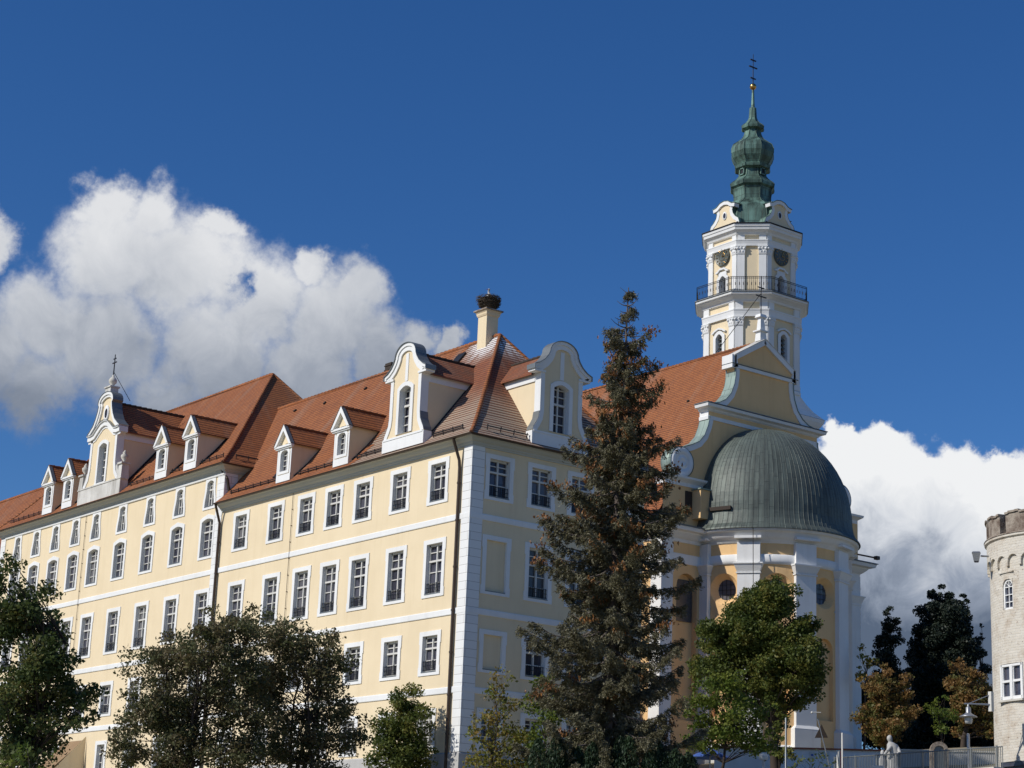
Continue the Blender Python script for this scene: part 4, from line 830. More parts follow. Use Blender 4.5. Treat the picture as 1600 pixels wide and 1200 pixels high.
t = MB(); t.tube((XC, YG + .35, 45.1), (XC, YG + .35, 48.3), .05, .03, 6); t.box(XC - .55, XC + .55, YG + .32, YG + .38, 46.6, 46.68); t.box(XC - .35, XC + .35, YG + .32, YG + .38, 47.3, 47.38); t.tube((XC, YG + .35, 46.9), (XC - .1, YG + 5.2, 43.1), .025, .025, 4); cp(t, 'gable_cross', IRON)
# attic side piece beside the dome, with its dark opening
mb = MB(); mb.box(34.55, 36.2, YG - .9, YG - .02, 28.0, 30.1); cp(mb, 'dome_side_block', YELC)
mb = MB(); mb.box(34.45, 36.4, YG - 1.0, YG - .02, 30.1, 30.2); cp(mb, 'side_block_roof', COPL)
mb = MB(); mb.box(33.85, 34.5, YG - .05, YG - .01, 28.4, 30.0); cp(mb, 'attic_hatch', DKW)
# apse -------------------------------------------------------------
RA = 6.15; A0, A1 = -math.pi, 0.0
bays = [R(-162), R(-126), R(-90), R(-54), R(-18)]; pils = [R(-180), R(-144.4), R(-107), R(-71.5), R(-36), R(0)]
def PA(a, z, dep=0): return (XC + (RA - dep) * math.cos(a), YG + (RA - dep) * math.sin(a), z)
def apse_grid(mb, a0, a1, z0, z1, dep=0, k=None):
    k = k or max(2, int(abs(a1 - a0) / R(2.5)))
    for i in range(k):
        a, b = a0 + (a1 - a0) * i / k, a0 + (a1 - a0) * (i + 1) / k; mb.poly([PA(a, z0, dep), PA(b, z0, dep), PA(b, z1, dep), PA(a, z1, dep)])
mb = MB(); gl = MB(); bars = MB(); ha = R(11.6); hs_ = ha * RA; zc = 22.92; NN = 32
prev = A0
def bay_opening(bc, zc, ro, ri, depth, z0, z1, arch):
    """splayed round recess or a tall arched niche cut into the drum"""
    sq, ci = [], []
    for i in range(NN):
        t = 2 * math.pi * (i + .5) / NN; c, s_ = math.cos(t), math.sin(t); m_ = max(abs(c), abs(s_)); sq.append((c / m_ * hs_, s_ / m_ * hs_)); ci.append((c, s_))
    for i in range(NN):
        j = (i + 1) % NN; f = lambda p, r, d: PA(bc + p[0] * r / RA, zc + p[1] * r, d)
        mb.poly([f(sq[i], 1, 0), f(sq[j], 1, 0), f(ci[j], ro, 0), f(ci[i], ro, 0)]); mb.poly([f(ci[i], ro, 0), f(ci[j], ro, 0), f(ci[j], ri, depth), f(ci[i], ri, depth)])
    gl.poly([PA(bc + c * ri / RA, zc + s_ * ri, depth - .01) for c, s_ in ci])
    for k in (-1, 0, 1):
        h = math.sqrt(max(0, ri * ri - (k * .36) ** 2)); a = bc + k * .36 / RA
        bars.tube(PA(a, zc - h, depth - .05), PA(a, zc + h, depth - .05), .018, .018, 4); bars.tube(PA(bc - h / RA, zc + k * .36, depth - .05), PA(bc + h / RA, zc + k * .36, depth - .05), .018, .018, 4)
for bc in bays:
    apse_grid(mb, prev, bc - ha, ZB, 26.3); bay_opening(bc, zc, 1.12, .74, .5, 0, 0, True)
    apse_grid(mb, bc - ha, bc + ha, zc + hs_, 26.3, 0, 4)
    # lower niche: shallow arched recess, 13.9 .. 19.7
    hn = R(8.2); rn = hn * RA; zt = 19.7 - rn
    apse_grid(mb, bc - ha, bc + ha, 20.2, zc - hs_, 0, 4); apse_grid(mb, bc - ha, bc + ha, ZB, 13.95, 0, 4)
    for s in (-1, 1): apse_grid(mb, bc + s * hn, bc + s * ha, 13.95, 20.2, 0, 2)
    apse_grid(mb, bc - hn, bc + hn, 13.95, 19.8, .3, 4)
    for s in (-1, 1): mb.poly([PA(bc + s * hn, 13.95), PA(bc + s * hn, 13.95, .3), PA(bc + s * hn, zt, .3), PA(bc + s * hn, zt)])
    mb.poly([PA(bc - hn, 13.95), PA(bc + hn, 13.95), PA(bc + hn, 13.95, .3), PA(bc - hn, 13.95, .3)])
    for i in range(10):
        t0, t1 = math.pi * i / 10, math.pi * (i + 1) / 10; p, q = (bc - hn * math.cos(t0), zt + rn * math.sin(t0)), (bc - hn * math.cos(t1), zt + rn * math.sin(t1))
        mb.poly([PA(*p), PA(*q), PA(q[0], 20.2), PA(p[0], 20.2)]); mb.poly([PA(*p), PA(*q), PA(q[0], q[1], .3), PA(p[0], p[1], .3)])
    prev = bc + ha
apse_grid(mb, prev, A1, ZB, 26.3)
cp(mb, 'apse_wall', YELC)
n0 = len(gl.f)
for i, bc in enumerate(bays):
    g1 = MB(); vs = gl.v[i * NN:(i + 1) * NN]; g1.poly(vs); o = cp(g1, 'oval_window', GLS)
    b1 = MB(); k = len(bars.v) // 5; fk = len(bars.f) // 5; b1.v = bars.v[i * k:(i + 1) * k]; b1.f = [[q - i * k for q in f] for f in bars.f[i * fk:(i + 1) * fk]]; b1.sm = [False] * fk
    b1.xf(Matrix.Translation((-41.8, -20, -11.5))); b1.build('glazing_bars', IRON, o)
def ringprof(prof, name, mat, k=72):
    mb = MB(); mb.lathe((XC, YG), prof, k, A0, A1); return cp(mb, name, mat)
ringprof([(6.14, 24.65), (6.24, 24.65), (6.27, 24.9), (6.3, 25.3), (6.2, 25.36), (6.14, 25.37)], 'apse_architrave', WHI)
ringprof([(6.14, 26.15), (6.24, 26.2), (6.27, 26.36), (6.42, 26.44), (6.62, 26.62), (6.72, 26.85), (6.78, 26.9), (6.95, 26.93), (7.02, 27.18), (6.95, 27.22), (6.6, 27.24)], 'apse_cornice', WHI)
ringprof([(6.13, ZB), (6.3, ZB), (6.3, 11.9), (6.2, 12.05), (6.13, 12.05)], 'apse_plinth', WHI)
for a in pils:
    mb = MB(); T = Matrix.Translation((XC - 41.8, YG - 20, -11.5)) @ Matrix.Rotation(a, 4, 'Z')
    for x1, hw, z0, z1 in ((6.42, .80, 13.3, 24.1), (6.50, .88, 23.95, 24.05), (6.62, 1.02, ZB, 13.2), (6.44, .82, 24.72, 26.2), (6.80, .96, 26.42, 26.6)): mb.box(5.9, x1, -hw, hw, z0, z1)
    mb.frustum((6.2, 0), .85, 2.04, .52, 1.64, 13.2, 13.42)
    mb.frustum((6.2, 0), .5, 1.66, .95, 2.05, 24.1, 24.6); mb.box(5.8, 6.72, -1.06, 1.06, 24.6, 24.69)
    mb.xf(T); mb.build('apse_pilaster', WHI, ch)
# dome with standing seams
ns = 56; prof = [(7.02, 27.10), (7.11, 27.11), (7.08, 27.22), (6.98, 27.34), (6.78, 27.55), (6.62, 27.95), (6.52, 28.5)]
for i in range(1, 17):
    t = math.pi / 2 * i / 16; prof.append((6.52 * math.cos(t) ** .96, 28.5 + 7.35 * math.sin(t)))
mb = MB(); pts = []; angs = []
for i in range(ns + 1):
    a = A0 + (A1 - A0) * i / ns; angs += [(a - .005, 0), (a - .003, 1), (a + .003, 1), (a + .005, 0), (a + .014, 0), (a + (A1 - A0) / ns * .5, 0), (a + (A1 - A0) / ns - .014, 0)]
angs = angs[3:-3]; kk = len(angs) - 1
for r, z in prof:
    for a, h in angs:
        rr = r + .016 * h * min(1, r / 2.5); pts.append((XC + rr * math.cos(a), YG + rr * math.sin(a), z))
mb.add(pts, [(j * (kk + 1) + i, j * (kk + 1) + i + 1, (j + 1) * (kk + 1) + i + 1, (j + 1) * (kk + 1) + i) for j in range(len(prof) - 1) for i in range(kk)])
cp(mb, 'apse_dome', COPD)
mb = MB(); a = R(-163); mb.add([(XC + rr * math.cos(a + d), YG + rr * math.sin(a + d), z) for rr in (6.45, 6.72) for z in (28.55, 28.82) for d in (-.13, .13)], [(0, 1, 3, 2), (4, 5, 7, 6), (0, 1, 5, 4), (2, 3, 7, 6), (0, 2, 6, 4), (1, 3, 7, 5)]); cp(mb, 'dark_bar', DKW)  # small dark bar across the left side of the dome
mb = MB(); a = R(-141); p = Vector((XC + 7.0 * math.cos(a), YG + 7.0 * math.sin(a), 27.1)); mb.tube(p, p + Vector((-.05, -.1, -4.5)), .025, .025, 4); a = R(-58); q = Vector((XC + 7.0 * math.cos(a), YG + 7.0 * math.sin(a), 26.3)); mb.tube(q, q + Vector((1.6, -.4, -.1)), .06, .06, 6); mb.box(q.x + 1.5, q.x + 1.85, q.y - .5, q.y - .2, q.z - .2, q.z + .05); cp(mb, 'rain_spout', PIPE)
# ------------------------------------------------------------------ bell tower
TX, TY = 56.3, 36.0
tw = thing('bell_tower', 'tall white and yellow octagonal church tower with green onion dome', 'bell tower', (TX, TY, 12))
def tp(mb, name, mat, parent=tw, loc=(0, 0, -12)):
    if parent is tw: mb.xf(Matrix.Translation(loc))
    return mb.build(name, mat, parent)
def octo(ap, mw):
    """chamfered square: main faces at apothem ap, of width mw; outside on the right when walked in this order"""
    h = mw / 2; P = [(-ap, h), (-ap, -h), (-h, -ap), (h, -ap), (ap, -h), (ap, h), (h, ap), (-h, ap)]; return P
def octring(path, prof, name, mat, parent=tw):
    mb = MB(); mb.molding(path, prof, True); return tp(mb, name, mat, parent)
PL, PU = octo(3.85, 3.75), octo(3.5, 3.45)
mb = MB(); mb.box(-4.0, 4.0, -4.0, 4.0, 10, 42.3); tp(mb, 'tower_base', WHI)
mb = MB(); mb.molding([(-4, 4), (-4, -4), (4, -4), (4, 4)], [(0, 41.2), (.06, 41.2), (.1, 41.5), (.25, 41.7), (.42, 42.0), (.5, 42.3), (0, 42.45)], True); tp(mb, 'base_cornice', WHI)
mb = MB(); sk = [(4.5, 42.32), (4.42, 42.45), (4.15, 42.9), (4.0, 43.5), (3.95, 44.2)]
for (a, za), (b, zb) in zip(sk, sk[1:]):
    A = [(-a, a), (-a, -a), (a, -a), (a, a)]; f = (za - 42.3) / 1.9; g2 = (zb - 42.3) / 1.9
    ra, rb = octo(a, 2 * a - f * (2 * a - 3.75)), octo(b, 2 * b - g2 * (2 * b - 3.75))
    for i in range(8): j = (i + 1) % 8; mb.poly([(*ra[i], za), (*ra[j], za), (*rb[j], zb), (*rb[i], zb)])
tp(mb, 'base_skirt', WHI)
octring(PL, [(0, 44.1), (.2, 44.12), (.22, 44.35), (.1, 44.5), (0, 44.52)], 'base_ring', WHI)
def stage(P, z0, z1, name): mb = MB(); mb.molding(P, [(0, z0), (0, z1)], True); return tp(mb, name, YEL)
# walls with real openings on the four main faces
def face_frame(i, P):
    a, b = Vector(P[i]), Vector(P[(i + 1) % 8]); m_ = (a + b) / 2; d = (b - a).normalized(); nrm = Vector((d.y, -d.x)); return m_, d, nrm, (b - a).length
def stage_walls(P, z0, z1, hole, name):
    mb = MB()
    for i in range(8):
        m_, d, nr, L = face_frame(i, P); f = lambda u, z: (m_.x + d.x * u, m_.y + d.y * u, z)
        wall(mb, -L / 2, L / 2, z0, z1, [(-hole[0], hole[0], hole[1], hole[2])] if i % 2 == 0 else [], f)
    return tp(mb, name, YEL)
stage_walls(PL, 44.0, 52.0, (.42, 46.3, 49.2), 'lower_stage'); stage_walls(PU, 52.4, 58.2, (.42, 52.7, 54.9), 'clock_stage')
def facemat(P, i, z):
    m_, d, nr, L = face_frame(i, P); return Matrix(((d.x, -nr.x, 0, m_.x), (d.y, -nr.y, 0, m_.y), (0, 0, 1, z - 12), (0, 0, 0, 1))), L
def tower_window(P, i, z, h, louvre, name):
    M, L = facemat(P, i, z); a = .40; t = MB()
    seg_surround(t, 0, 0, a, h, .34, .30, -.12, .6)
    if louvre: t.box(-.95, .95, -.22, .02, -.22, -.05); t.sweep([(-.8, h + .1), (-.45, h + .32), (0, h + .45), (.45, h + .32), (.8, h + .1)], -.05, .1, -.2, 0); t.box(-.85, .85, -.12, 0, -1.1, -.3)
    else: t.sweep([(-.75, h + .35), (-.5, h + .42), (-.3, h + .62), (.3, h + .62), (.5, h + .42), (.75, h + .35)], -.06, .1, -.22, 0); t.box(-.5, .5, -.1, 0, h + .1, h + .4)
    t.xf(M); o = t.build(name, WHI, tw)
    p = MB(); p.poly([(-a - .1, .5, -.1), (a + .1, .5, -.1), (a + .1, .5, h + .1), (-a - .1, .5, h + .1)]); p.xf(M); p.build('pane', GLS if not louvre else DKW, o)
    if louvre:
        p = MB()
        for k in range(7): z_ = .15 + k * .38; p.add([(-a, .18, z_), (a, .18, z_), (a, .42, z_ + .22), (-a, .42, z_ + .22), (-a, .18, z_ + .05), (a, .18, z_ + .05), (a, .42, z_ + .27), (-a, .42, z_ + .27)], [(0, 1, 2, 3), (4, 5, 6, 7), (0, 1, 5, 4)])
        p.xf(M); p.build('louvres', LEAD, o)
for i in (0, 2, 4, 6):
    tower_window(PL, i, 46.4, 2.85, True, 'belfry_window'); tower_window(PU, i, 52.7, 1.95, False, 'gallery_door')
def tower_pilaster(P, i, u, w_, z0, zc_, z1, name='tower_pilaster'):
    M, L = facemat(P, i, 0); s_ = math.copysign(1, u) if u else 1; x = s_ * (L / 2 - w_ / 2 + u * 0) if u else 0
    t = MB(); t.box(x - w_ / 2 + .0, x + w_ / 2 - .0, -.13, 0, z0, zc_); t.box(x - w_ / 2 - .02, x + w_ / 2 + .02, -.17, 0, z0, z0 + .4)
    t.box(x - w_ / 2 - .03, x + w_ / 2 + .03, -.17, 0, zc_ - .06, zc_); t.box(x - w_ / 2 + .01, x + w_ / 2 - .01, -.155, 0, z1, z1 + 1.55)
    t.xf(M); o = t.build(name, WHI, tw)
    c = MB(); c.frustum((x, -.09), w_, .2, w_ + .16, .36, zc_, z1 - .1); c.box(x - w_ / 2 - .12, x + w_ / 2 + .12, -.30, 0, z1 - .1, z1)
    for sx in (-1, 1): c.sphere((x + sx * w_ * .46, -.24, z1 - .26), .13, 8); c.sphere((x + sx * w_ * .2, -.2, z1 - .5), .1, 8, (1, .6, 1.3))
    c.sphere((x, -.24, z1 - .2), .1, 8); c.xf(M); c.build('capital', WHI, o)
for i in range(8):
    for s in (-1, 1):
        tower_pilaster(PL, i, s, .64 if i % 2 == 0 else .70, 44.5, 49.7, 50.45); tower_pilaster(PU, i, s, .52 if i % 2 == 0 else .64, 52.65, 56.3, 57.0)
octring(PL, [(0, 50.45), (.20, 50.45), (.22, 50.7), (.26, 50.95), (.3, 51.0), (.3, 51.1), (0, 51.14)], 'architrave', WHI)
octring(PL, [(0, 51.75), (.2, 51.8), (.26, 51.95), (.46, 52.1), (.64, 52.2), (.70, 52.28), (.80, 52.3), (.84, 52.5), (.80, 52.54), (0, 52.6)], 'gallery_cornice', WHI)
octring(PL, [(.85, 52.46), (.91, 52.5), (.88, 52.58), (-.4, 52.64)], 'gallery_floor', LEAD)
octring(PU, [(0, 57.0), (.20, 57.0), (.22, 57.2), (.27, 57.42), (.3, 57.46), (.3, 57.54), (0, 57.58)], 'clock_architrave', WHI)
octring(PU, [(0, 58.0), (.2, 58.04), (.28, 58.2), (.42, 58.32), (.54, 58.4), (.58, 58.62), (.64, 58.66), (.68, 58.88), (0, 59.0)], 'crown_cornice', WHI)
octring(PU, [(.68, 58.86), (.75, 58.9), (.73, 58.98), (-.3, 59.1)], 'crown_flashing', IRON)
# gallery railing
rail = MB(); PR = octo(4.6, 4.3)
for i in range(8):
    a, b = Vector((*PR[i], 0)), Vector((*PR[(i + 1) % 8], 0)); L = (b - a).length; k = int(L / .17)
    for z in (52.7, 53.72, 53.86): rail.tube(a + Vector((0, 0, z)), b + Vector((0, 0, z)), .026, .026, 4)
    for j in range(k + 1):
        p = a.lerp(b, j / k); r = .03 if j in (0, k) else .013; rail.tube(p + Vector((0, 0, 52.6)), p + Vector((0, 0, 53.86)), r, r, 4)
        if j % 2 == 0: rail.tube(p + Vector((0, 0, 53.1)), p + Vector((0, 0, 53.35)), .04, .04, 5)
tp(rail, 'gallery_railing', IRON)
# clocks
for i in (0, 2, 4, 6):
    M, L = facemat(PU, i, 56.42); t = MB(); t.lathe((0, 0), [(0, 0), (.76, 0), (.80, .03), (.84, .03), (.84, -.14)], 32); t.v = [(x, -.16 - z, y) for x, y, z in t.v]
    t.xf(M); o = t.build('clock_face', simple('clock ' + str(i), (.11, .12, .10), .4) if i == 0 else bpy.data.materials['clock 0'], tw)
    h = MB()
    for k in range(12):
        a = k * math.pi / 6; c, s_ = math.sin(a), math.cos(a); h.tube((c * .56, -.2, s_ * .56), (c * .72, -.2, s_ * .72), .03, .03, 4)
    h.tube((0, -.21, 0), (.36, -.21, -.0), .035, .02, 4); h.tube((0, -.22, 0), (.28, -.22, .58), .03, .015, 4); h.lathe((0, 0), [(.35, 0), (.37, 0), (.37, .01), (.35, .01)], 24)
    k0 = len(h.v) - 4 * 24; h.v[k0:] = [(x, -.2 - z, y) for x, y, z in h.v[k0:]]
    h.xf(M); h.build('clock_hands', GOLD, o)
# corner gables above the main faces
TGP = [(0, 1.78), (.35, 1.80), (.7, 1.66), (.95, 1.3), (1.3, 1.02), (1.65, .92), (1.95, .98), (2.15, 1.22)]
for i in (0, 2, 4, 6):
    M, L = facemat(PU, i, 58.98); M = M @ Matrix.Translation((0, .12, 0)); t = MB(); pr = TGP + [(2.3, 1.0), (2.5, .55), (2.58, .0)]
    plate(t, pr, None, 0, .35); t.xf(M); o = t.build('crown_gable', YEL, tw)
    t = MB(); bd = [p for p in TGP]
    t.sweep([(-h, z) for z, h in bd], -.30, .03, -.05, .38); t.sweep([(h, z) for z, h in bd], -.03, .30, -.05, .38); t.sweep([(-1.35, 2.12), (-.95, 2.2), (-.5, 2.5), (0, 2.6), (.5, 2.5), (.95, 2.2), (1.35, 2.12)], -.26, .06, -.16, .42); t.box(-1.75, 1.75, -.05, .37, 0, .38)
    t.lathe((0, 0), [(.20, 0), (.30, 0), (.30, .06), (.20, .06)], 18); k0 = len(t.v) - 72; t.v[k0:] = [(x * .85, -z, 1.32 + y * 1.3) for x, y, z in t.v[k0:]]
    t.xf(M); t.build('gable_trim', WHI, o)
    t = MB(); t.poly([(.19 * math.cos(a), -.015, 1.32 + .29 * math.sin(a)) for a in np.linspace(0, 6.283, 14, endpoint=False)]); t.xf(M); t.build('oval_opening', GLS, o)
    t = MB(); t.sweep([(-1.4, 2.18), (-.95, 2.26), (-.5, 2.56), (0, 2.66), (.5, 2.56), (.95, 2.26), (1.4, 2.18)], .0, .05, -.2, 1.4); t.sweep([(-h - .0, z) for z, h in bd], .032, .07, -.06, 1.2); t.sweep([(h, z) for z, h in bd], -.07, -.032, -.06, 1.2)
    t.xf(M); t.build('gable_covering', COPG, o)
# onion dome
def onion(prof, name, k=8):
    mb = MB(); rot = math.pi / 8
    for (r0, z0), (r1, z1) in zip(prof, prof[1:]):
        mb.lathe((0, 0), [(r0, z0), (r1, z1)], 8, smooth=False, rot=rot, apo=True)
    o = tp(mb, name, COPG); sm = MB()
    for i in range(8):
        a = rot + i * math.pi / 4; q = 1 / math.cos(math.pi / 8)
        for (r0, z0), (r1, z1) in zip(prof, prof[1:]):
            if abs(r1 - r0) + abs(z1 - z0) > .12: sm.tube((r0 * q * math.cos(a), r0 * q * math.sin(a), z0 - 12), (r1 * q * math.cos(a), r1 * q * math.sin(a), z1 - 12), .035, .035, 5, False)
    sm.build('seams', COPG, o); return o
onion([(3.25, 59.05), (3.18, 59.6), (3.12, 60.2), (3.02, 60.8), (2.80, 61.3), (2.35, 61.7), (1.95, 61.95), (1.72, 62.3)], 'bell_roof')
onion([(1.62, 62.2), (1.66, 63.2), (1.72, 63.5), (1.92, 63.66), (1.96, 63.92), (1.80, 64.12), (1.42, 64.45), (1.22, 64.75), (1.16, 65.35), (1.30, 65.4), (1.52, 65.5), (1.58, 65.72)], 'lantern_roof')
onion([(1.55, 65.72), (1.38, 65.85), (1.50, 66.1), (1.74, 66.5), (1.88, 66.95), (1.88, 67.35), (1.72, 67.8), (1.34, 68.12), (1.0, 68.4), (.80, 68.75), (.68, 69.2), (.64, 69.4)], 'onion_dome')
onion([(.66, 69.35), (.96, 69.48), (1.0, 69.68), (.84, 69.88), (.58, 70.1), (.42, 70.35), (.33, 70.6), (.27, 71.6)], 'spire_cap')
mb = MB(); mb.lathe((0, 0), [(.18, 71.55), (.14, 72.4), (.10, 73.4)], 10); tp(mb, 'spire_rod', COPG)
mb = MB(); mb.sphere((0, 0, 73.72), .31, 20); tp(mb, 'gilded_ball', GOLD)
mb = MB(); mb.tube((0, 0, 74.0), (0, 0, 76.95), .05, .03, 6)
for z, h in ((74.55, .32), (75.65, .5), (76.35, .34)): mb.box(-h, h, -.05, .05, z - .05, z + .05)
tp(mb, 'cross', IRON)
for i in (0, 2, 4, 6):
    a = math.pi + i * math.pi / 4; M = Matrix.Rotation(a, 4, 'Z'); t = MB(); t.box(1.27, 1.38, -.3, .3, 64.75 - 12, 64.85 - 12); t.box(1.27, 1.38, -.3, .3, 65.3 - 12, 65.4 - 12)
    for s in (-1, 1): t.box(1.27, 1.38, *sorted((s * .2, s * .32)), 64.8 - 12, 65.4 - 12)
    t.xf(M); o = t.build('lantern_window', COPG, tw); t = MB(); t.box(1.25, 1.29, -.2, .2, 64.85 - 12, 65.3 - 12); t.xf(M); t.build('opening', IRON, o)
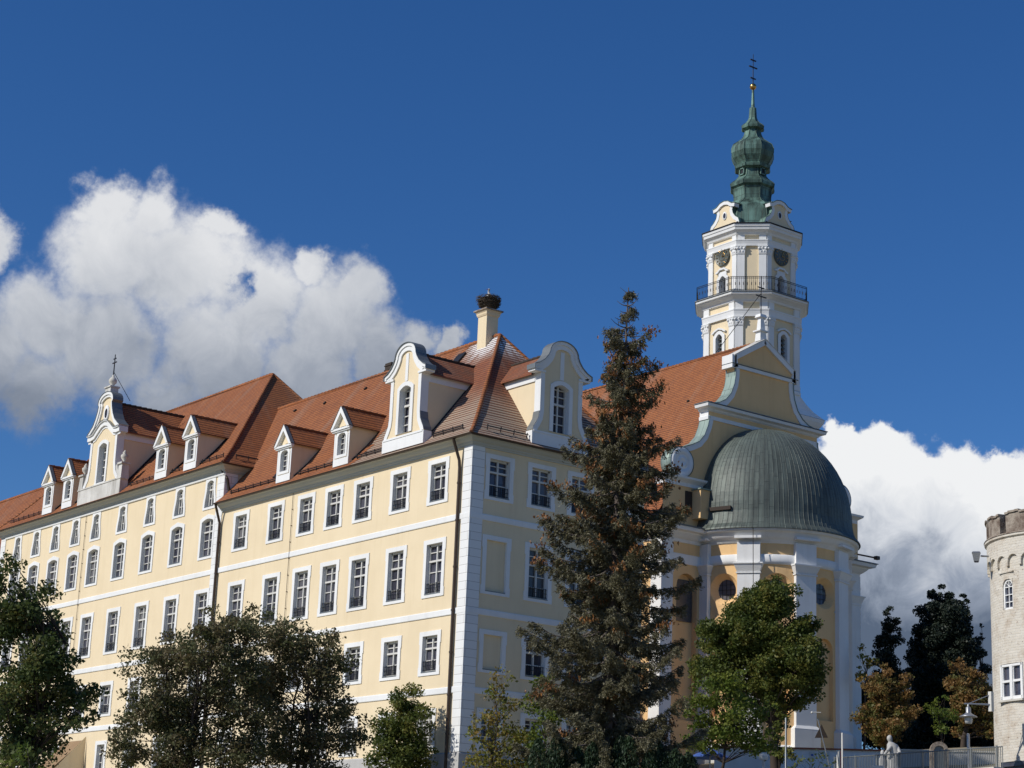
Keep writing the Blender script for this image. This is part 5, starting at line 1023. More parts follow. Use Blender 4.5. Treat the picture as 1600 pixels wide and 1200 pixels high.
# ------------------------------------------------------------------ trees
TR = {
'darkL': ((-35.2, -25.6), [(-35.9, -25.3, 9.2, 0.82), (-35.1, -25.6, 8.5, 0.88), (-35.7, -25.4, 7.7, 1.17), (-34.4, -26.0, 7.5, 0.82), (-34.7, -25.8, 6.5, 1.16), (-33.7, -26.3, 6.3, 0.74), (-35.7, -25.4, 5.8, 1.16), (-34.0, -26.2, 5.4, 0.87), (-34.9, -25.7, 4.6, 1.16), (-33.4, -26.4, 5.2, 0.48), (-35.2, -25.6, 3.6, 1.06)]),
'lowleft': ((-39.8, -36.7), [(-39.7, -36.7, 3.1, 0.54), (-40.2, -36.5, 3.0, 0.46), (-39.2, -36.9, 3.0, 0.39)]),
'bushL': ((-19.0, -6.9), [(-17.7, -7.6, 11.4, 0.98), (-17.1, -7.9, 11.7, 0.82), (-17.6, -7.6, 9.3, 1.09), (-17.2, -7.8, 9.3, 1.09), (-16.8, -8.1, 7.7, 1.14), (-17.0, -7.9, 6.4, 1.08), (-18.3, -7.2, 10.6, 0.98), (-21.3, -5.6, 8.5, 0.65), (-20.0, -6.3, 9.7, 1.09), (-18.6, -7.1, 10.3, 1.22), (-19.0, -6.8, 6.0, 1.08), (-21.3, -5.6, 5.5, 0.81), (-21.6, -5.5, 6.6, 0.68), (-20.8, -5.9, 9.6, 1.09), (-19.6, -6.5, 10.5, 1.14), (-18.4, -7.2, 11.3, 1.09), (-20.2, -6.2, 8.3, 1.49), (-18.8, -7.0, 9.2, 1.49), (-17.4, -7.7, 10.7, 1.03), (-21.0, -5.8, 7.2, 1.08), (-21.4, -5.6, 6.0, 1.08), (-19.3, -6.7, 7.0, 1.49), (-17.7, -7.5, 7.9, 1.22), (-20.0, -6.3, 5.7, 1.35), (-17.8, -7.5, 6.3, 1.35)]),
'bushR': ((-13.4, -6.6), [(-15.6, -5.3, 10.2, 1.07), (-14.5, -6.0, 11.3, 1.07), (-13.5, -6.6, 10.4, 1.18), (-15.3, -5.5, 8.8, 1.12), (-12.4, -7.3, 8.2, 1.18), (-13.7, -6.4, 6.4, 1.12), (-15.4, -5.4, 6.0, 0.98), (-15.1, -5.6, 11.7, 1.07), (-14.0, -6.2, 11.6, 1.18), (-13.0, -6.9, 11.1, 1.13), (-12.1, -7.4, 10.3, 0.9), (-14.4, -6.0, 10.0, 1.41), (-12.9, -6.9, 9.3, 1.4), (-11.8, -7.6, 8.5, 0.79), (-14.8, -5.8, 8.3, 1.26), (-13.3, -6.7, 7.6, 1.4), (-11.8, -7.6, 7.1, 0.98), (-14.4, -6.0, 6.7, 1.26), (-12.7, -7.0, 6.2, 1.4), (-11.2, -8.0, 8.0, 0.39)]),
'small': ((-2.0, 2.0), [(-1.9, 2.0, 10.8, 0.78), (-2.4, 2.3, 10.2, 0.91), (-1.6, 1.8, 10.0, 0.84), (-2.5, 2.4, 9.1, 1.1), (-1.7, 1.8, 9.0, 1.17), (-2.7, 2.5, 8.3, 0.91), (-2.2, 2.2, 7.8, 1.36), (-1.2, 1.5, 8.2, 0.84), (-2.8, 2.6, 7.1, 0.97), (-1.6, 1.8, 7.2, 1.23)]),
'birch': ((-9.4, -15.4), [(-9.4, -15.4, 9.6, 0.58), (-9.6, -15.3, 8.9, 0.74), (-9.0, -15.8, 8.6, 0.66), (-9.9, -15.1, 8.1, 0.66), (-10.1, -14.9, 7.3, 0.74), (-9.3, -15.5, 7.5, 1.0), (-8.7, -16.0, 7.2, 0.79), (-10.2, -14.9, 6.5, 0.69), (-9.5, -15.4, 6.3, 1.06), (-8.6, -16.1, 6.3, 0.85)]),
'greenm': ((-5.3, -13.6), [(-5.4, -13.5, 10.0, 0.72), (-5.7, -13.2, 9.2, 0.78), (-5.2, -13.7, 8.8, 0.97), (-5.5, -13.4, 7.6, 0.97), (-5.9, -13.1, 7.3, 0.69), (-5.3, -13.6, 6.5, 1.11)]),
'linden': ((12.2, -10.6), [(11.6, -10.0, 16.4, 0.91), (11.8, -10.2, 16.9, 0.59), (10.8, -9.2, 15.2, 1.04), (12.2, -10.6, 16.0, 1.17), (11.5, -9.9, 15.4, 1.46), (10.2, -8.6, 14.1, 1.3), (13.0, -11.4, 14.6, 1.04), (11.1, -9.5, 13.8, 1.62), (12.4, -10.8, 13.6, 1.56), (13.3, -11.7, 13.3, 0.71), (10.2, -8.6, 12.6, 1.13), (11.6, -10.0, 12.5, 1.29), (12.9, -11.3, 12.2, 1.29), (13.4, -11.8, 12.2, 0.65), (13.0, -11.4, 11.2, 0.71), (10.9, -9.3, 11.5, 0.97), (12.0, -10.3, 11.0, 1.03), (9.5, -7.9, 12.6, 0.81), (11.7, -10.1, 16.3, 0.91), (11.4, -9.7, 14.1, 1.46), (12.7, -11.1, 13.2, 1.46), (12.2, -10.6, 10.2, 0.71), (12.1, -10.5, 9.3, 0.58), (12.3, -10.7, 8.3, 0.58), (9.7, -8.2, 13.7, 0.71)]),
'maple': ((1.8, -17.2), [(1.0, -16.4, 10.2, 0.46), (1.6, -17.0, 10.2, 0.85), (2.2, -17.6, 10.4, 0.85), (1.3, -16.7, 9.2, 0.91), (2.1, -17.5, 9.2, 1.14), (2.9, -18.3, 9.3, 0.71), (1.0, -16.4, 8.9, 0.62), (1.7, -17.1, 8.1, 1.08), (2.6, -18.0, 8.1, 0.99), (3.1, -18.5, 8.4, 0.71), (1.1, -16.5, 7.9, 0.71), (3.4, -18.8, 9.4, 0.43), (3.2, -18.6, 7.7, 0.71)]),
'chest': ((40.0, 6.5), [(40.0, 6.5, 16.8, 0.6), (39.6, 6.9, 16.0, 0.85), (40.3, 6.1, 16.0, 0.85), (39.4, 7.2, 14.9, 1.02), (40.2, 6.3, 14.7, 1.11), (40.7, 5.6, 15.0, 0.77), (39.2, 7.4, 13.6, 1.11), (40.2, 6.3, 13.5, 1.28), (40.9, 5.5, 13.9, 0.77), (39.6, 6.9, 12.6, 1.02)]),
'chest2': ((40.0, 0.3), [(39.8, 0.5, 16.6, 0.66), (40.2, 0.1, 15.8, 0.99), (40.7, -0.5, 15.2, 0.91), (39.7, 0.7, 15.4, 0.83), (40.3, -0.1, 14.4, 1.24), (41.0, -1.0, 14.4, 0.83), (39.9, 0.4, 13.3, 1.07), (40.8, -0.7, 13.2, 1.07), (41.0, -1.0, 12.6, 0.83), (39.7, 0.7, 14.3, 0.58)]),
'green': ((31.4, -5.0), [(31.3, -4.8, 13.2, 0.42), (31.6, -5.3, 13.3, 0.34), (31.2, -4.8, 12.5, 0.61), (31.6, -5.2, 12.1, 0.69), (31.3, -4.9, 11.5, 0.61), (31.9, -5.6, 12.5, 0.42)]),
'yel': ((44.9, 13.1), [(44.8, 13.1, 19.4, 0.45), (45.0, 12.9, 18.3, 0.63), (45.4, 12.5, 18.5, 0.54), (44.7, 13.2, 17.2, 0.63)]),
'con1': ((64.8, 28.3), [(64.8, 28.3, 25.9, 0.48), (64.9, 28.2, 24.8, 0.8), (64.5, 28.6, 23.5, 0.8), (65.1, 27.9, 23.5, 0.75), (64.7, 28.3, 21.9, 1.07), (64.3, 28.9, 20.2, 1.17), (65.1, 28.0, 20.3, 1.28), (64.5, 28.6, 17.6, 1.6), (65.5, 27.4, 24.3, 0.32), (63.5, 29.7, 18.6, 1.33), (63.5, 29.8, 16.0, 1.6), (65.2, 27.8, 15.5, 1.6)]),
'con2': ((71.5, 28.1), [(71.1, 28.6, 28.1, 0.61), (71.9, 27.7, 27.7, 0.61), (72.6, 26.8, 27.6, 0.5), (71.4, 28.2, 26.7, 1.33), (72.5, 26.9, 26.2, 0.94), (70.6, 29.2, 25.0, 0.94), (71.8, 27.7, 24.8, 1.88), (72.8, 26.5, 24.2, 0.72), (70.8, 29.0, 23.1, 1.38), (72.1, 27.3, 22.6, 1.76), (70.1, 29.8, 20.9, 0.99), (71.1, 28.6, 20.4, 1.92), (72.3, 27.2, 19.9, 1.65), (70.4, 29.4, 18.2, 1.92), (71.7, 27.8, 17.2, 2.19), (70.0, 29.9, 16.0, 1.65), (72.9, 26.4, 17.7, 1.37), (73.7, 25.4, 16.7, 1.37), (73.4, 25.8, 15.6, 1.54), (74.4, 24.6, 16.2, 1.65), (74.9, 23.9, 17.8, 1.65), (71.7, 27.9, 15.3, 1.53), (70.7, 29.1, 15.2, 1.53)]),
'con3': ((81.2, 32.0), [(81.4, 31.7, 27.0, 0.29), (81.4, 31.8, 26.0, 0.47), (81.3, 31.9, 24.5, 0.64), (81.5, 31.7, 23.1, 0.76), (81.3, 31.9, 21.4, 0.93), (81.4, 31.8, 19.9, 1.05)]),
'shrub': ((7.6, -17.3), [(7.3, -17.0, 7.4, 0.41), (7.7, -17.4, 7.5, 0.42), (8.0, -17.8, 7.3, 0.36), (7.0, -16.7, 7.1, 0.36)]),
'yew': ((-28.0, -8.0), []),
}
def leaf_mesh(name, P, size, mat, parent, seed, flat=0.0, aspect=.62, hang=None):
    """one mesh of many small leaf-shaped quads; P: (n,3) centres, size: scalar or array"""
    rng = np.random.default_rng(seed); n_ = len(P); s = np.broadcast_to(np.asarray(size, float), (n_,)) * rng.uniform(.45, 1.45, n_)
    nrm = rng.normal(size=(n_, 3)); nrm[:, 2] = nrm[:, 2] * (1 - flat) + flat * 1.2; nrm /= np.linalg.norm(nrm, axis=1)[:, None]
    t = rng.normal(size=(n_, 3)) if hang is None else hang + rng.normal(size=(n_, 3)) * .35
    t -= (t * nrm).sum(1)[:, None] * nrm; t /= np.linalg.norm(t, axis=1)[:, None] + 1e-9; b = np.cross(nrm, t)
    a = s[:, None]; V = np.stack([P - t * a * .5, P + b * a * .5 * aspect + nrm * a * .08, P + t * a * .5, P - b * a * .5 * aspect + nrm * a * .08], 1).reshape(-1, 3)
    me = bpy.data.meshes.new(name); me.vertices.add(4 * n_); me.vertices.foreach_set('co', V.ravel()); me.loops.add(4 * n_); me.loops.foreach_set('vertex_index', np.arange(4 * n_, dtype=np.int32))
    me.polygons.add(n_); me.polygons.foreach_set('loop_start', np.arange(0, 4 * n_, 4, dtype=np.int32)); me.polygons.foreach_set('loop_total', np.full(n_, 4, dtype=np.int32)); me.update(calc_edges=True)
    at = me.attributes.new('tint', 'FLOAT', 'FACE'); at.data.foreach_set('value', TINT(rng, P)); me.materials.append(mat)
    o = bpy.data.objects.new(name, me); COL.objects.link(o); o.parent = parent; return o
def TINT(rng, P):
    # each twig group has its own hue: low-frequency hash of the position plus a little per leaf
    q = np.floor(P / .55).astype(int); h = np.abs(np.sin(q[:, 0] * 12.9898 + q[:, 1] * 78.233 + q[:, 2] * 37.719) * 43758.5453) % 1
    return np.clip(h * .75 + rng.uniform(0, .35, len(P)), 0, 1)
def broad_tree(name, label, cat, spec, mat, leaf, dens, seed, trunks=1, tr=.16, group=None, fill=.9, twig=True, depth=1.0, bark=BARK, subr=.34, zbase=None):
    (bx, by), bl = spec; rng = np.random.default_rng(seed); rr = random.Random(seed)
    bz = gz(bx, by) - .1 if zbase is None else zbase
    root = thing(name, label, cat, (bx, by, bz), 0, group); O = np.array((bx, by, bz)); fw = np.array((.608, .794, 0))
    C = np.array([(a, b, c) for a, b, c, r in bl]); Rr = np.array([r for *_, r in bl]); P = []; subs = []
    cen = C.mean(0); spread = (np.abs(C - cen).max(0)[:2].max() + Rr.mean()) * .55 * depth
    for c, r in zip(C, Rr):
        k = max(3, int(fill * 9 * (r / .9) ** 1.2))
        for _ in range(k):
            d = rng.normal(size=3); d /= np.linalg.norm(d); q = c + d * r * rng.uniform(.25, .92) + fw * rng.uniform(-1, 1) * spread * .8
            subs.append((q, r * rng.uniform(.7, 1.3) * subr))
    for q, r in subs:
        m_ = max(4, int(dens * (r / .4) ** 2)); d = rng.normal(size=(m_, 3)); d /= np.linalg.norm(d, axis=1)[:, None]
        P.append(q + d * (r * rng.uniform(.1, 1.15, m_) ** .7)[:, None] * np.array((1.1, 1.1, .8)))
    P = np.concatenate(P) - O; leaf_mesh('crown', P, leaf, mat, root, seed)
    mb = MB(); top = C[:, 2].max(); low = C[:, 2].min() - Rr.mean()
    stems = []
    for i in range(trunks):
        off = np.array((rr.uniform(-.5, .5), rr.uniform(-.5, .5), 0)) * (trunks > 1) * 1.2
        tgt = np.array((cen[0], cen[1], low + (top - low) * .72)) + np.array((rr.uniform(-1, 1), rr.uniform(-1, 1), 0)) * (spread * .7 if trunks > 1 else .1)
        a = np.array((bx, by, bz)) + off; pts = [a]
        for k in range(1, 7):
            t = k / 6; p = a + (tgt - a) * t + np.array((rr.uniform(-.12, .12), rr.uniform(-.12, .12), 0)) * min(1, t * 3); pts.append(p)
        stems.append(pts); mb.path([Vector(p - O) for p in pts], [tr * (1 - .8 * k / 6) for k in range(7)], 9)
    o = mb.build('trunk', bark, root); mb = MB()
    for q, r in subs[::(1 if len(subs) < 140 else 2)]:
        st = rr.choice(stems); zt = q[2] - rr.uniform(.25, .6) * (abs(q[2] - st[0][2]) * .4 + .6)
        k = min(range(7), key=lambda i: abs(st[i][2] - zt)); s0 = st[k]; mid = (s0 + q) / 2 + np.array((rr.uniform(-.2, .2), rr.uniform(-.2, .2), rr.uniform(-.1, .25)))
        w_ = tr * .30 * (1 - .08 * k); mb.path([Vector(s0 - O), Vector(mid - O), Vector(q - O)], [w_, w_ * .6, w_ * .2], 5)
    mb.build('limbs', bark, root); return root
broad_tree('maple_tree', 'big dark leafy tree cut by the left edge in front of the facade', 'tree', TR['darkL'], F_DARK, .13, 145, 11, 2, .2, fill=1.35, subr=.42)
broad_tree('garden_shrub', 'light green shrub in the bottom left corner below the dark tree', 'shrub', TR['lowleft'], F_GREEN, .12, 60, 12, 3, .05, fill=1.0, zbase=1.6)
broad_tree('plum_tree', 'left one of two bronze green spreading trees in front of the yellow facade', 'tree', TR['bushL'], F_BRONZE, .14, 76, 13, 5, .12, 'bronze leaved trees before the long facade', fill=1.1, subr=.42)
broad_tree('plum_tree', 'right one of two bronze green spreading trees, next to the small green conical tree', 'tree', TR['bushR'], F_BRONZE, .14, 76, 14, 5, .12, 'bronze leaved trees before the long facade', fill=1.1, subr=.42)
broad_tree('young_hornbeam', 'small dense green tree casting its shadow on the wall beside the corner downpipe', 'tree', TR['small'], F_LIND, .15, 95, 15, 1, .10, fill=1.3, subr=.42, depth=.35)
broad_tree('birch_tree', 'slender yellowing tree with loose leaves in front of the shaded end wall', 'tree', TR['birch'], F_YEL, .14, 48, 16, 2, .06, fill=1.25, subr=.42)
broad_tree('field_maple', 'dark green bushy tree between the yellowing tree and the spruce', 'tree', TR['greenm'], F_GREEN, .16, 60, 17, 1, .08, fill=1.0, subr=.42)
broad_tree('lime_tree', 'round headed lime tree on a dark trunk before the church apse', 'tree', TR['linden'], F_LIND, .145, 190, 18, 1, .30, fill=1.9, subr=.40)
broad_tree('maple_tree', 'low bright green maple between the tall spruce and the lime tree', 'tree', TR['maple'], F_GREEN, .15, 85, 19, 1, .09, fill=1.15, subr=.45)
broad_tree('chestnut_tree', 'rusty brown chestnut tree beside the right edge of the church', 'tree', TR['chest'], F_RUST, .18, 130, 20, 1, .2, 'autumn chestnuts behind the churchyard wall', fill=1.2, subr=.42)
broad_tree('chestnut_tree', 'rusty and green chestnut tree next to the round brick tower', 'tree', TR['chest2'], F_RUST, .18, 120, 21, 1, .2, 'autumn chestnuts behind the churchyard wall', fill=1.1, subr=.42)
broad_tree('young_maple', 'small yellow green tree left of the chestnut by the round tower', 'tree', TR['green'], F_GREEN, .16, 90, 22, 1, .08, fill=1.1, subr=.45)
broad_tree('birch_tree', 'thin yellowish tree peeking out directly behind the church corner', 'tree', TR['yel'], F_YEL, .24, 40, 23, 1, .1, fill=.9, subr=.45)
broad_tree('dark_conifer', 'narrow black green conifer nearest to the church against the grey cloud', 'tree', TR['con1'], F_CONIF, .21, 130, 24, 1, .25, 'dark conifers behind the church', fill=1.5, subr=.45)
broad_tree('dark_conifer', 'massive black green conifer with a double top in the middle of the three', 'tree', TR['con2'], F_CONIF, .22, 190, 25, 2, .3, 'dark conifers behind the church', fill=1.7, subr=.45)
broad_tree('dark_conifer', 'small pointed spruce close to the round tower, the farthest of the three', 'tree', TR['con3'], F_CONIF, .20, 110, 26, 1, .15, 'dark conifers behind the church', fill=1.3, subr=.45)
broad_tree('garden_shrub', 'low dark green shrub at the foot of the red capped wall', 'shrub', TR['shrub'], F_LIND, .13, 55, 27, 3, .04, fill=1.2, subr=.5)
# columnar yews
def yew(x, y, top, w_, label, seed):
    z0 = gz(x, y) - .1; root = thing('yew_shrub', label, 'shrub', (x, y, z0), 0, 'clipped yews below the spruce'); rng = np.random.default_rng(seed); H_ = top - z0; P = []
    for i in range(9):
        a = rng.uniform(0, 6.283); cx_, cy_ = w_ * .45 * math.cos(a), w_ * .45 * math.sin(a); h = H_ * rng.uniform(.78, 1.0); k = 900
        z = rng.uniform(.02, 1, k) ** .8 * h; t = rng.uniform(0, 6.283, k); r = w_ * .3 * np.sqrt(np.clip(1 - (z / h) ** 2.2, .02, 1)) * rng.uniform(.6, 1.1, k)
        P.append(np.stack([cx_ + r * np.cos(t), cy_ + r * np.sin(t), z], 1))
    P = np.concatenate(P); hg = np.tile((0, 0, 1.), (len(P), 1)); leaf_mesh('foliage', P, .16, F_YEW, root, seed, aspect=.3, hang=hg)
    mb = MB()
    for i in range(4): mb.tube((.1 * i - .15, 0, 0), (.2 * i - .3, .05, H_ * .7), .05, .02, 6)
    mb.build('stem', BARK, root)
for i, (x, y, top, w_, lb) in enumerate(((-10.1, -19.9, 7.0, 1.5, 'leftmost of four dark upright yews under the spruce'), (-8.9, -20.9, 6.75, 1.4, 'second dark upright yew from the left under the spruce'), (-7.5, -22.2, 7.1, 1.6, 'third dark upright yew from the left, right of the spruce trunk'), (-6.4, -23.1, 6.9, 1.5, 'rightmost of four dark upright yews under the spruce'))):
    yew(x, y, top, w_, lb, 40 + i)
# the tall spruce --------------------------------------------------
def spruce():
    x, y, top = -6.75, -20.1, 26.5; z0 = gz(x, y); H_ = top - z0; rr = random.Random(77); rng = np.random.default_rng(77)
    root = thing('spruce_tree', 'tall ragged spruce hung with brown cones between monastery and church', 'tree', (x, y, z0))
    lean = lambda z: Vector((-.85 * (1 - z / H_) * .55, .55 * (1 - z / H_) * .55, 0))      # the lower trunk stands a little to the left
    mb = MB(); zs = [H_ * i / 14 for i in range(15)]; pts = [lean(z) + Vector((0, 0, z)) + Vector((rr.uniform(-.04, .04), rr.uniform(-.04, .04), 0)) for z in zs]
    mb.path(pts, [.30 * (1 - .93 * i / 14) for i in range(15)], 10); mb.build('trunk', BARKG, root)
    def rad(z): return float(np.interp(z, [z0, 9, 12, 14.5, 16.8, 19, 20.8, 22.6, 23.6, 24.8, 25.8, 26.5], [3.3, 3.4, 3.2, 3.0, 2.6, 2.2, 1.65, 1.25, .95, .75, .5, .1]))
    br = MB(); N_, Cn = [], []; z = .9
    while z < H_ - .25:
        k = rr.choice((5, 6, 6, 7)) if z + z0 < 22.5 else rr.choice((3, 4, 4)); a0 = rr.uniform(0, 6.28); zz = z + z0
        bare = max(0, min(1, (zz - 22.0) / 2.2)) * .62
        for i in range(k):
            a = a0 + 6.283 * i / k + rr.uniform(-.3, .3); L = rad(zz) * rr.choice((.4, .62, .85, 1.0, 1.15)) * rr.uniform(.8, 1.12)
            s0 = lean(z) + Vector((0, 0, z)); d = Vector((math.cos(a), math.sin(a), 0)); sag = rr.uniform(.18, .40) * L * (1 if zz < 21 else .3); rise = rr.uniform(.05, .3) * L
            P_ = [s0 + d * L * t + Vector((0, 0, -sag * math.sin(t * 2.2) + rise * t * t * (1.6 if zz > 21 else 1))) for t in (0, .25, .5, .75, 1)]
            br.path(P_, [.055, .045, .035, .022, .010] if zz < 22 else [.035, .028, .02, .014, .008], 5)
            if rr.random() < bare * .97: 
                if rr.random() < .6: br.path([P_[2], P_[2] + Vector((rr.uniform(-.3, .3), rr.uniform(-.3, .3), .25))], [.015, .006], 4)
                continue
            m_ = int(13 * L) + 2
            for j in range(m_):
                t = .16 + .86 * (j + rr.random()) / m_; q = P_[min(3, int(t * 4))].lerp(P_[min(4, int(t * 4) + 1)], (t * 4) % 1 if t < 1 else 1)
                side = Vector((-d.y, d.x, 0)) * rr.choice((-1, 1)) * (.10 + .42 * (1 - abs(t - .55)) * min(1, L / 2.2)) * rr.uniform(.2, 1.0)
                e = q + side + d * .12 + Vector((0, 0, -rr.uniform(.05, .42)))
                if j % 3 == 0: br.tube(q, e, .012, .006, 3, False)
                nn = 46; f = rng.uniform(0, 1, (nn, 1)); c = np.array(q) * (1 - f) + np.array(e) * f
                c = c + rng.normal(size=(nn, 3)) * (.05, .05, .045); c[:, 2] -= rng.uniform(0, .26, nn) * rng.uniform(0, 1); N_.append(c)
            pc = .62 if 13 < zz < 24.6 else (.26 if zz < 13 else 0)
            if rr.random() < pc:
                tip = P_[4] if rr.random() < .6 else P_[3]
                for j in range(rr.randint(14, 46)): Cn.append(np.array(tip) + rng.normal(size=3) * (.20, .20, .11) - (0, 0, .05))
        z += rr.uniform(.34, .54) if zz < 22 else rr.uniform(.28, .4)
    br.build('branches', BARKG, root); P = np.concatenate(N_)
    hg = np.zeros_like(P); hg[:, 2] = -.35; hg[:, :2] = P[:, :2] / (np.linalg.norm(P[:, :2], axis=1)[:, None] + .3)
    leaf_mesh('needles', P, .125, F_SPR, root, 78, aspect=.32, hang=hg)
    Cn = np.array(Cn); Cc = np.repeat(Cn, 5, 0) + np.random.default_rng(5).normal(size=(len(Cn) * 5, 3)) * (.015, .015, .03); leaf_mesh('cones', Cc, .12, F_CONE, root, 79, aspect=.42, hang=np.tile((0, 0, -1.), (len(Cc), 1)))
spruce()
# ------------------------------------------------------------------ round crenellated tower at the right edge
RX, RY, RR = 12.406, -28.426, 3.5
rt = thing('round_tower', 'round limewashed brick tower with battlements at the right edge', 'tower', (RX, RY, 4))
def rp(mb, name, mat, parent=rt): mb.xf(Matrix.Translation((0, 0, -4))); return mb.build(name, mat, parent)
def rc(a, z, r): return (r * math.cos(a), r * math.sin(a), z)
def cyl_wall(mb, holes, z0, z1, r, k=120):
    """holes: (a0, a1, za, zb)"""
    us = sorted({2 * math.pi * i / k for i in range(k + 1)} | {h[0] for h in holes} | {h[1] for h in holes}); zs = sorted({z0, z1} | {h[2] for h in holes} | {h[3] for h in holes})
    for a, b in zip(us, us[1:]):
        for c, d in zip(zs, zs[1:]):
            if any(h[0] - 1e-6 <= a and b <= h[1] + 1e-6 and h[2] - 1e-6 <= c and d <= h[3] + 1e-6 for h in holes): continue
            mb.poly([rc(a, c, r), rc(b, c, r), rc(b, d, r), rc(a, d, r)])
aw, dw = R(166.2), R(167.0); ha_, hd_ = .34 / RR, .74 / RR
holes = [(aw - ha_, aw + ha_, 13.67, 15.0), (dw - hd_, dw + hd_, 9.76, 11.32), (R(166) - .8 / RR, R(166) + .8 / RR, 4.2, 7.15)]
mb = MB(); cyl_wall(mb, holes, 3.0, 16.25, RR)
for a0_, a1_, z0_, z1_ in holes:
    for a_ in (a0_, a1_): mb.poly([rc(a_, z0_, RR), rc(a_, z0_, RR - .35), rc(a_, z1_, RR - .35), rc(a_, z1_, RR)])
    for z_ in (z0_, z1_): mb.poly([rc(a0_, z_, RR), rc(a1_, z_, RR), rc(a1_, z_, RR - .35), rc(a0_, z_, RR - .35)])
rp(mb, 'wall', RUB)
# corbel table of small round arches
mb = MB(); na = 30
for i in range(na):
    a = 2 * math.pi * i / na; b = 2 * math.pi * (i + 1) / na; w_ = (b - a); m_ = 8; rin = w_ * .40
    ce = (a + b) / 2; arc = [(ce - rin * math.cos(math.pi * j / m_), 15.75 + RR * rin * math.sin(math.pi * j / m_)) for j in range(m_ + 1)]
    A = [(a, 15.55), (ce - rin, 15.55)] + arc + [(ce + rin, 15.55), (b, 15.55)]
    top = [(p[0], 16.3) for p in A]
    for (p, q, s_, t) in zip(A, A[1:], top, top[1:]):
        if abs(p[0] - q[0]) > 1e-9: mb.poly([rc(p[0], p[1], RR + .11), rc(q[0], q[1], RR + .11), rc(t[0], t[1], RR + .11), rc(s_[0], s_[1], RR + .11)])
        mb.poly([rc(p[0], p[1], RR + .11), rc(q[0], q[1], RR + .11), rc(q[0], q[1], RR - .01), rc(p[0], p[1], RR - .01)])
rp(mb, 'corbel_arches', RUB)
mb = MB(); mb.lathe((0, 0), [(RR, 16.25), (RR + .11, 16.27), (RR + .11, 16.78), (RR + .2, 16.84), (RR + .2, 16.96), (RR + .0, 17.02), (RR - .5, 17.02), (RR - .5, 16)], 96, smooth=False); rp(mb, 'parapet_band', RUB)
mb = MB(); mb.lathe((0, 0), [(RR + .21, 16.93), (RR + .23, 16.95), (RR + .2, 17.0), (RR - .1, 17.05)], 96, smooth=False); rp(mb, 'weathered_edge', PAR)
for i in range(14):
    a = R(203.5) + 2 * math.pi * i / 14; w_ = 2 * math.pi / 14 * .37; mb = MB(); k = 6; rg_ = random.Random(i)
    for j in range(k):
        b0, b1 = a - w_ + 2 * w_ * j / k, a - w_ + 2 * w_ * (j + 1) / k; zt = 17.86 + rg_.uniform(-.05, .05)
        p = [rc(b0, 17.0, RR + .1), rc(b1, 17.0, RR + .1), rc(b1, zt, RR + .1), rc(b0, zt, RR + .1), rc(b0, 17.0, RR - .45), rc(b1, 17.0, RR - .45), rc(b1, zt, RR - .45), rc(b0, zt, RR - .45)]
        mb.add(p, [(0, 1, 2, 3), (5, 4, 7, 6), (3, 2, 6, 7), (0, 3, 7, 4), (1, 5, 6, 2)])
        z_ = zt; p = [rc(b0, z_, RR + .17), rc(b1, z_, RR + .17), rc(b1, z_ + .09, RR + .17), rc(b0, z_ + .09, RR + .17), rc(b0, z_, RR - .5), rc(b1, z_, RR - .5), rc(b1, z_ + .09, RR - .5), rc(b0, z_ + .09, RR - .5)]
        mb.add(p, [(0, 1, 2, 3), (3, 2, 6, 7), (0, 3, 7, 4), (1, 5, 6, 2), (0, 4, 5, 1)])
    rp(mb, 'merlon', PAR)
def rframe(a): return Matrix.Rotation(a + math.pi / 2, 4, 'Z') @ Matrix.Translation((0, -RR, 0))   # local -y outward
t = MB(); inn = [(-.32, 13.7), (-.32, 14.68)] + [(-.32 * math.cos(math.pi * j / 8), 14.68 + .32 * math.sin(math.pi * j / 8)) for j in range(1, 8)] + [(.32, 14.68), (.32, 13.7)]
t.sweep(inn, -.07, .03, .06, .16)
t.box(-.32, .32, .06, .14, 13.68, 13.76); t.box(-.02, .02, .08, .13, 13.7, 14.98)
for z_ in (14.0, 14.32, 14.66): t.box(-.3, .3, .08, .13, z_ - .018, z_ + .018)
for s_ in (-1, 1): t.tube((0, .1, 14.66), (s_ * .22, .1, 14.9), .018, .018, 4)
t.xf(rframe(aw)); o = rp(t, 'arched_window', WHI)
t = MB(); t.box(-.36, .36, .17, .2, 13.6, 15.05); t.xf(rframe(aw)); t.xf(Matrix.Translation((0, 0, -4))); t.build('pane', GLS, o)
t = MB(); t.xf(Matrix()); zz_ = [(-.34, 14.68)] + [(-.34 * math.cos(math.pi * j / 8), 14.68 + .34 * math.sin(math.pi * j / 8)) for j in range(1, 8)] + [(.34, 14.68)]
for p, q in zip(zz_, zz_[1:]): t.add([(p[0], -.0, p[1]), (q[0], -.0, q[1]), (q[0], -.0, 15.02), (p[0], -.0, 15.02), (p[0], .3, p[1]), (q[0], .3, q[1])], [(0, 1, 2, 3), (0, 1, 5, 4)])
t.xf(rframe(aw)); rp(t, 'window_head', RUB)
t = MB()
for s_ in (-1, 1): t.box(*sorted((s_ * .74, s_ * .62)), .02, .14, 9.78, 11.3)
t.box(-.7, .7, .02, .14, 11.2, 11.3); t.box(-.7, .7, .02, .14, 9.78, 9.92); t.box(-.09, .09, .0, .14, 9.8, 11.25); t.box(-.7, .7, .03, .13, 10.52, 10.62)
for s_ in (-1, 1): t.box(*sorted((s_ * .62, s_ * .56)), .05, .13, 9.9, 11.2); t.box(*sorted((s_ * .09, s_ * .13)), .05, .13, 9.9, 11.2)
t.xf(rframe(dw)); o = rp(t, 'casement_window', WHI)
t = MB(); t.box(-.75, .75, .15, .2, 9.7, 11.35); t.xf(rframe(dw)); t.xf(Matrix.Translation((0, 0, -4))); t.build('pane', GLS, o)
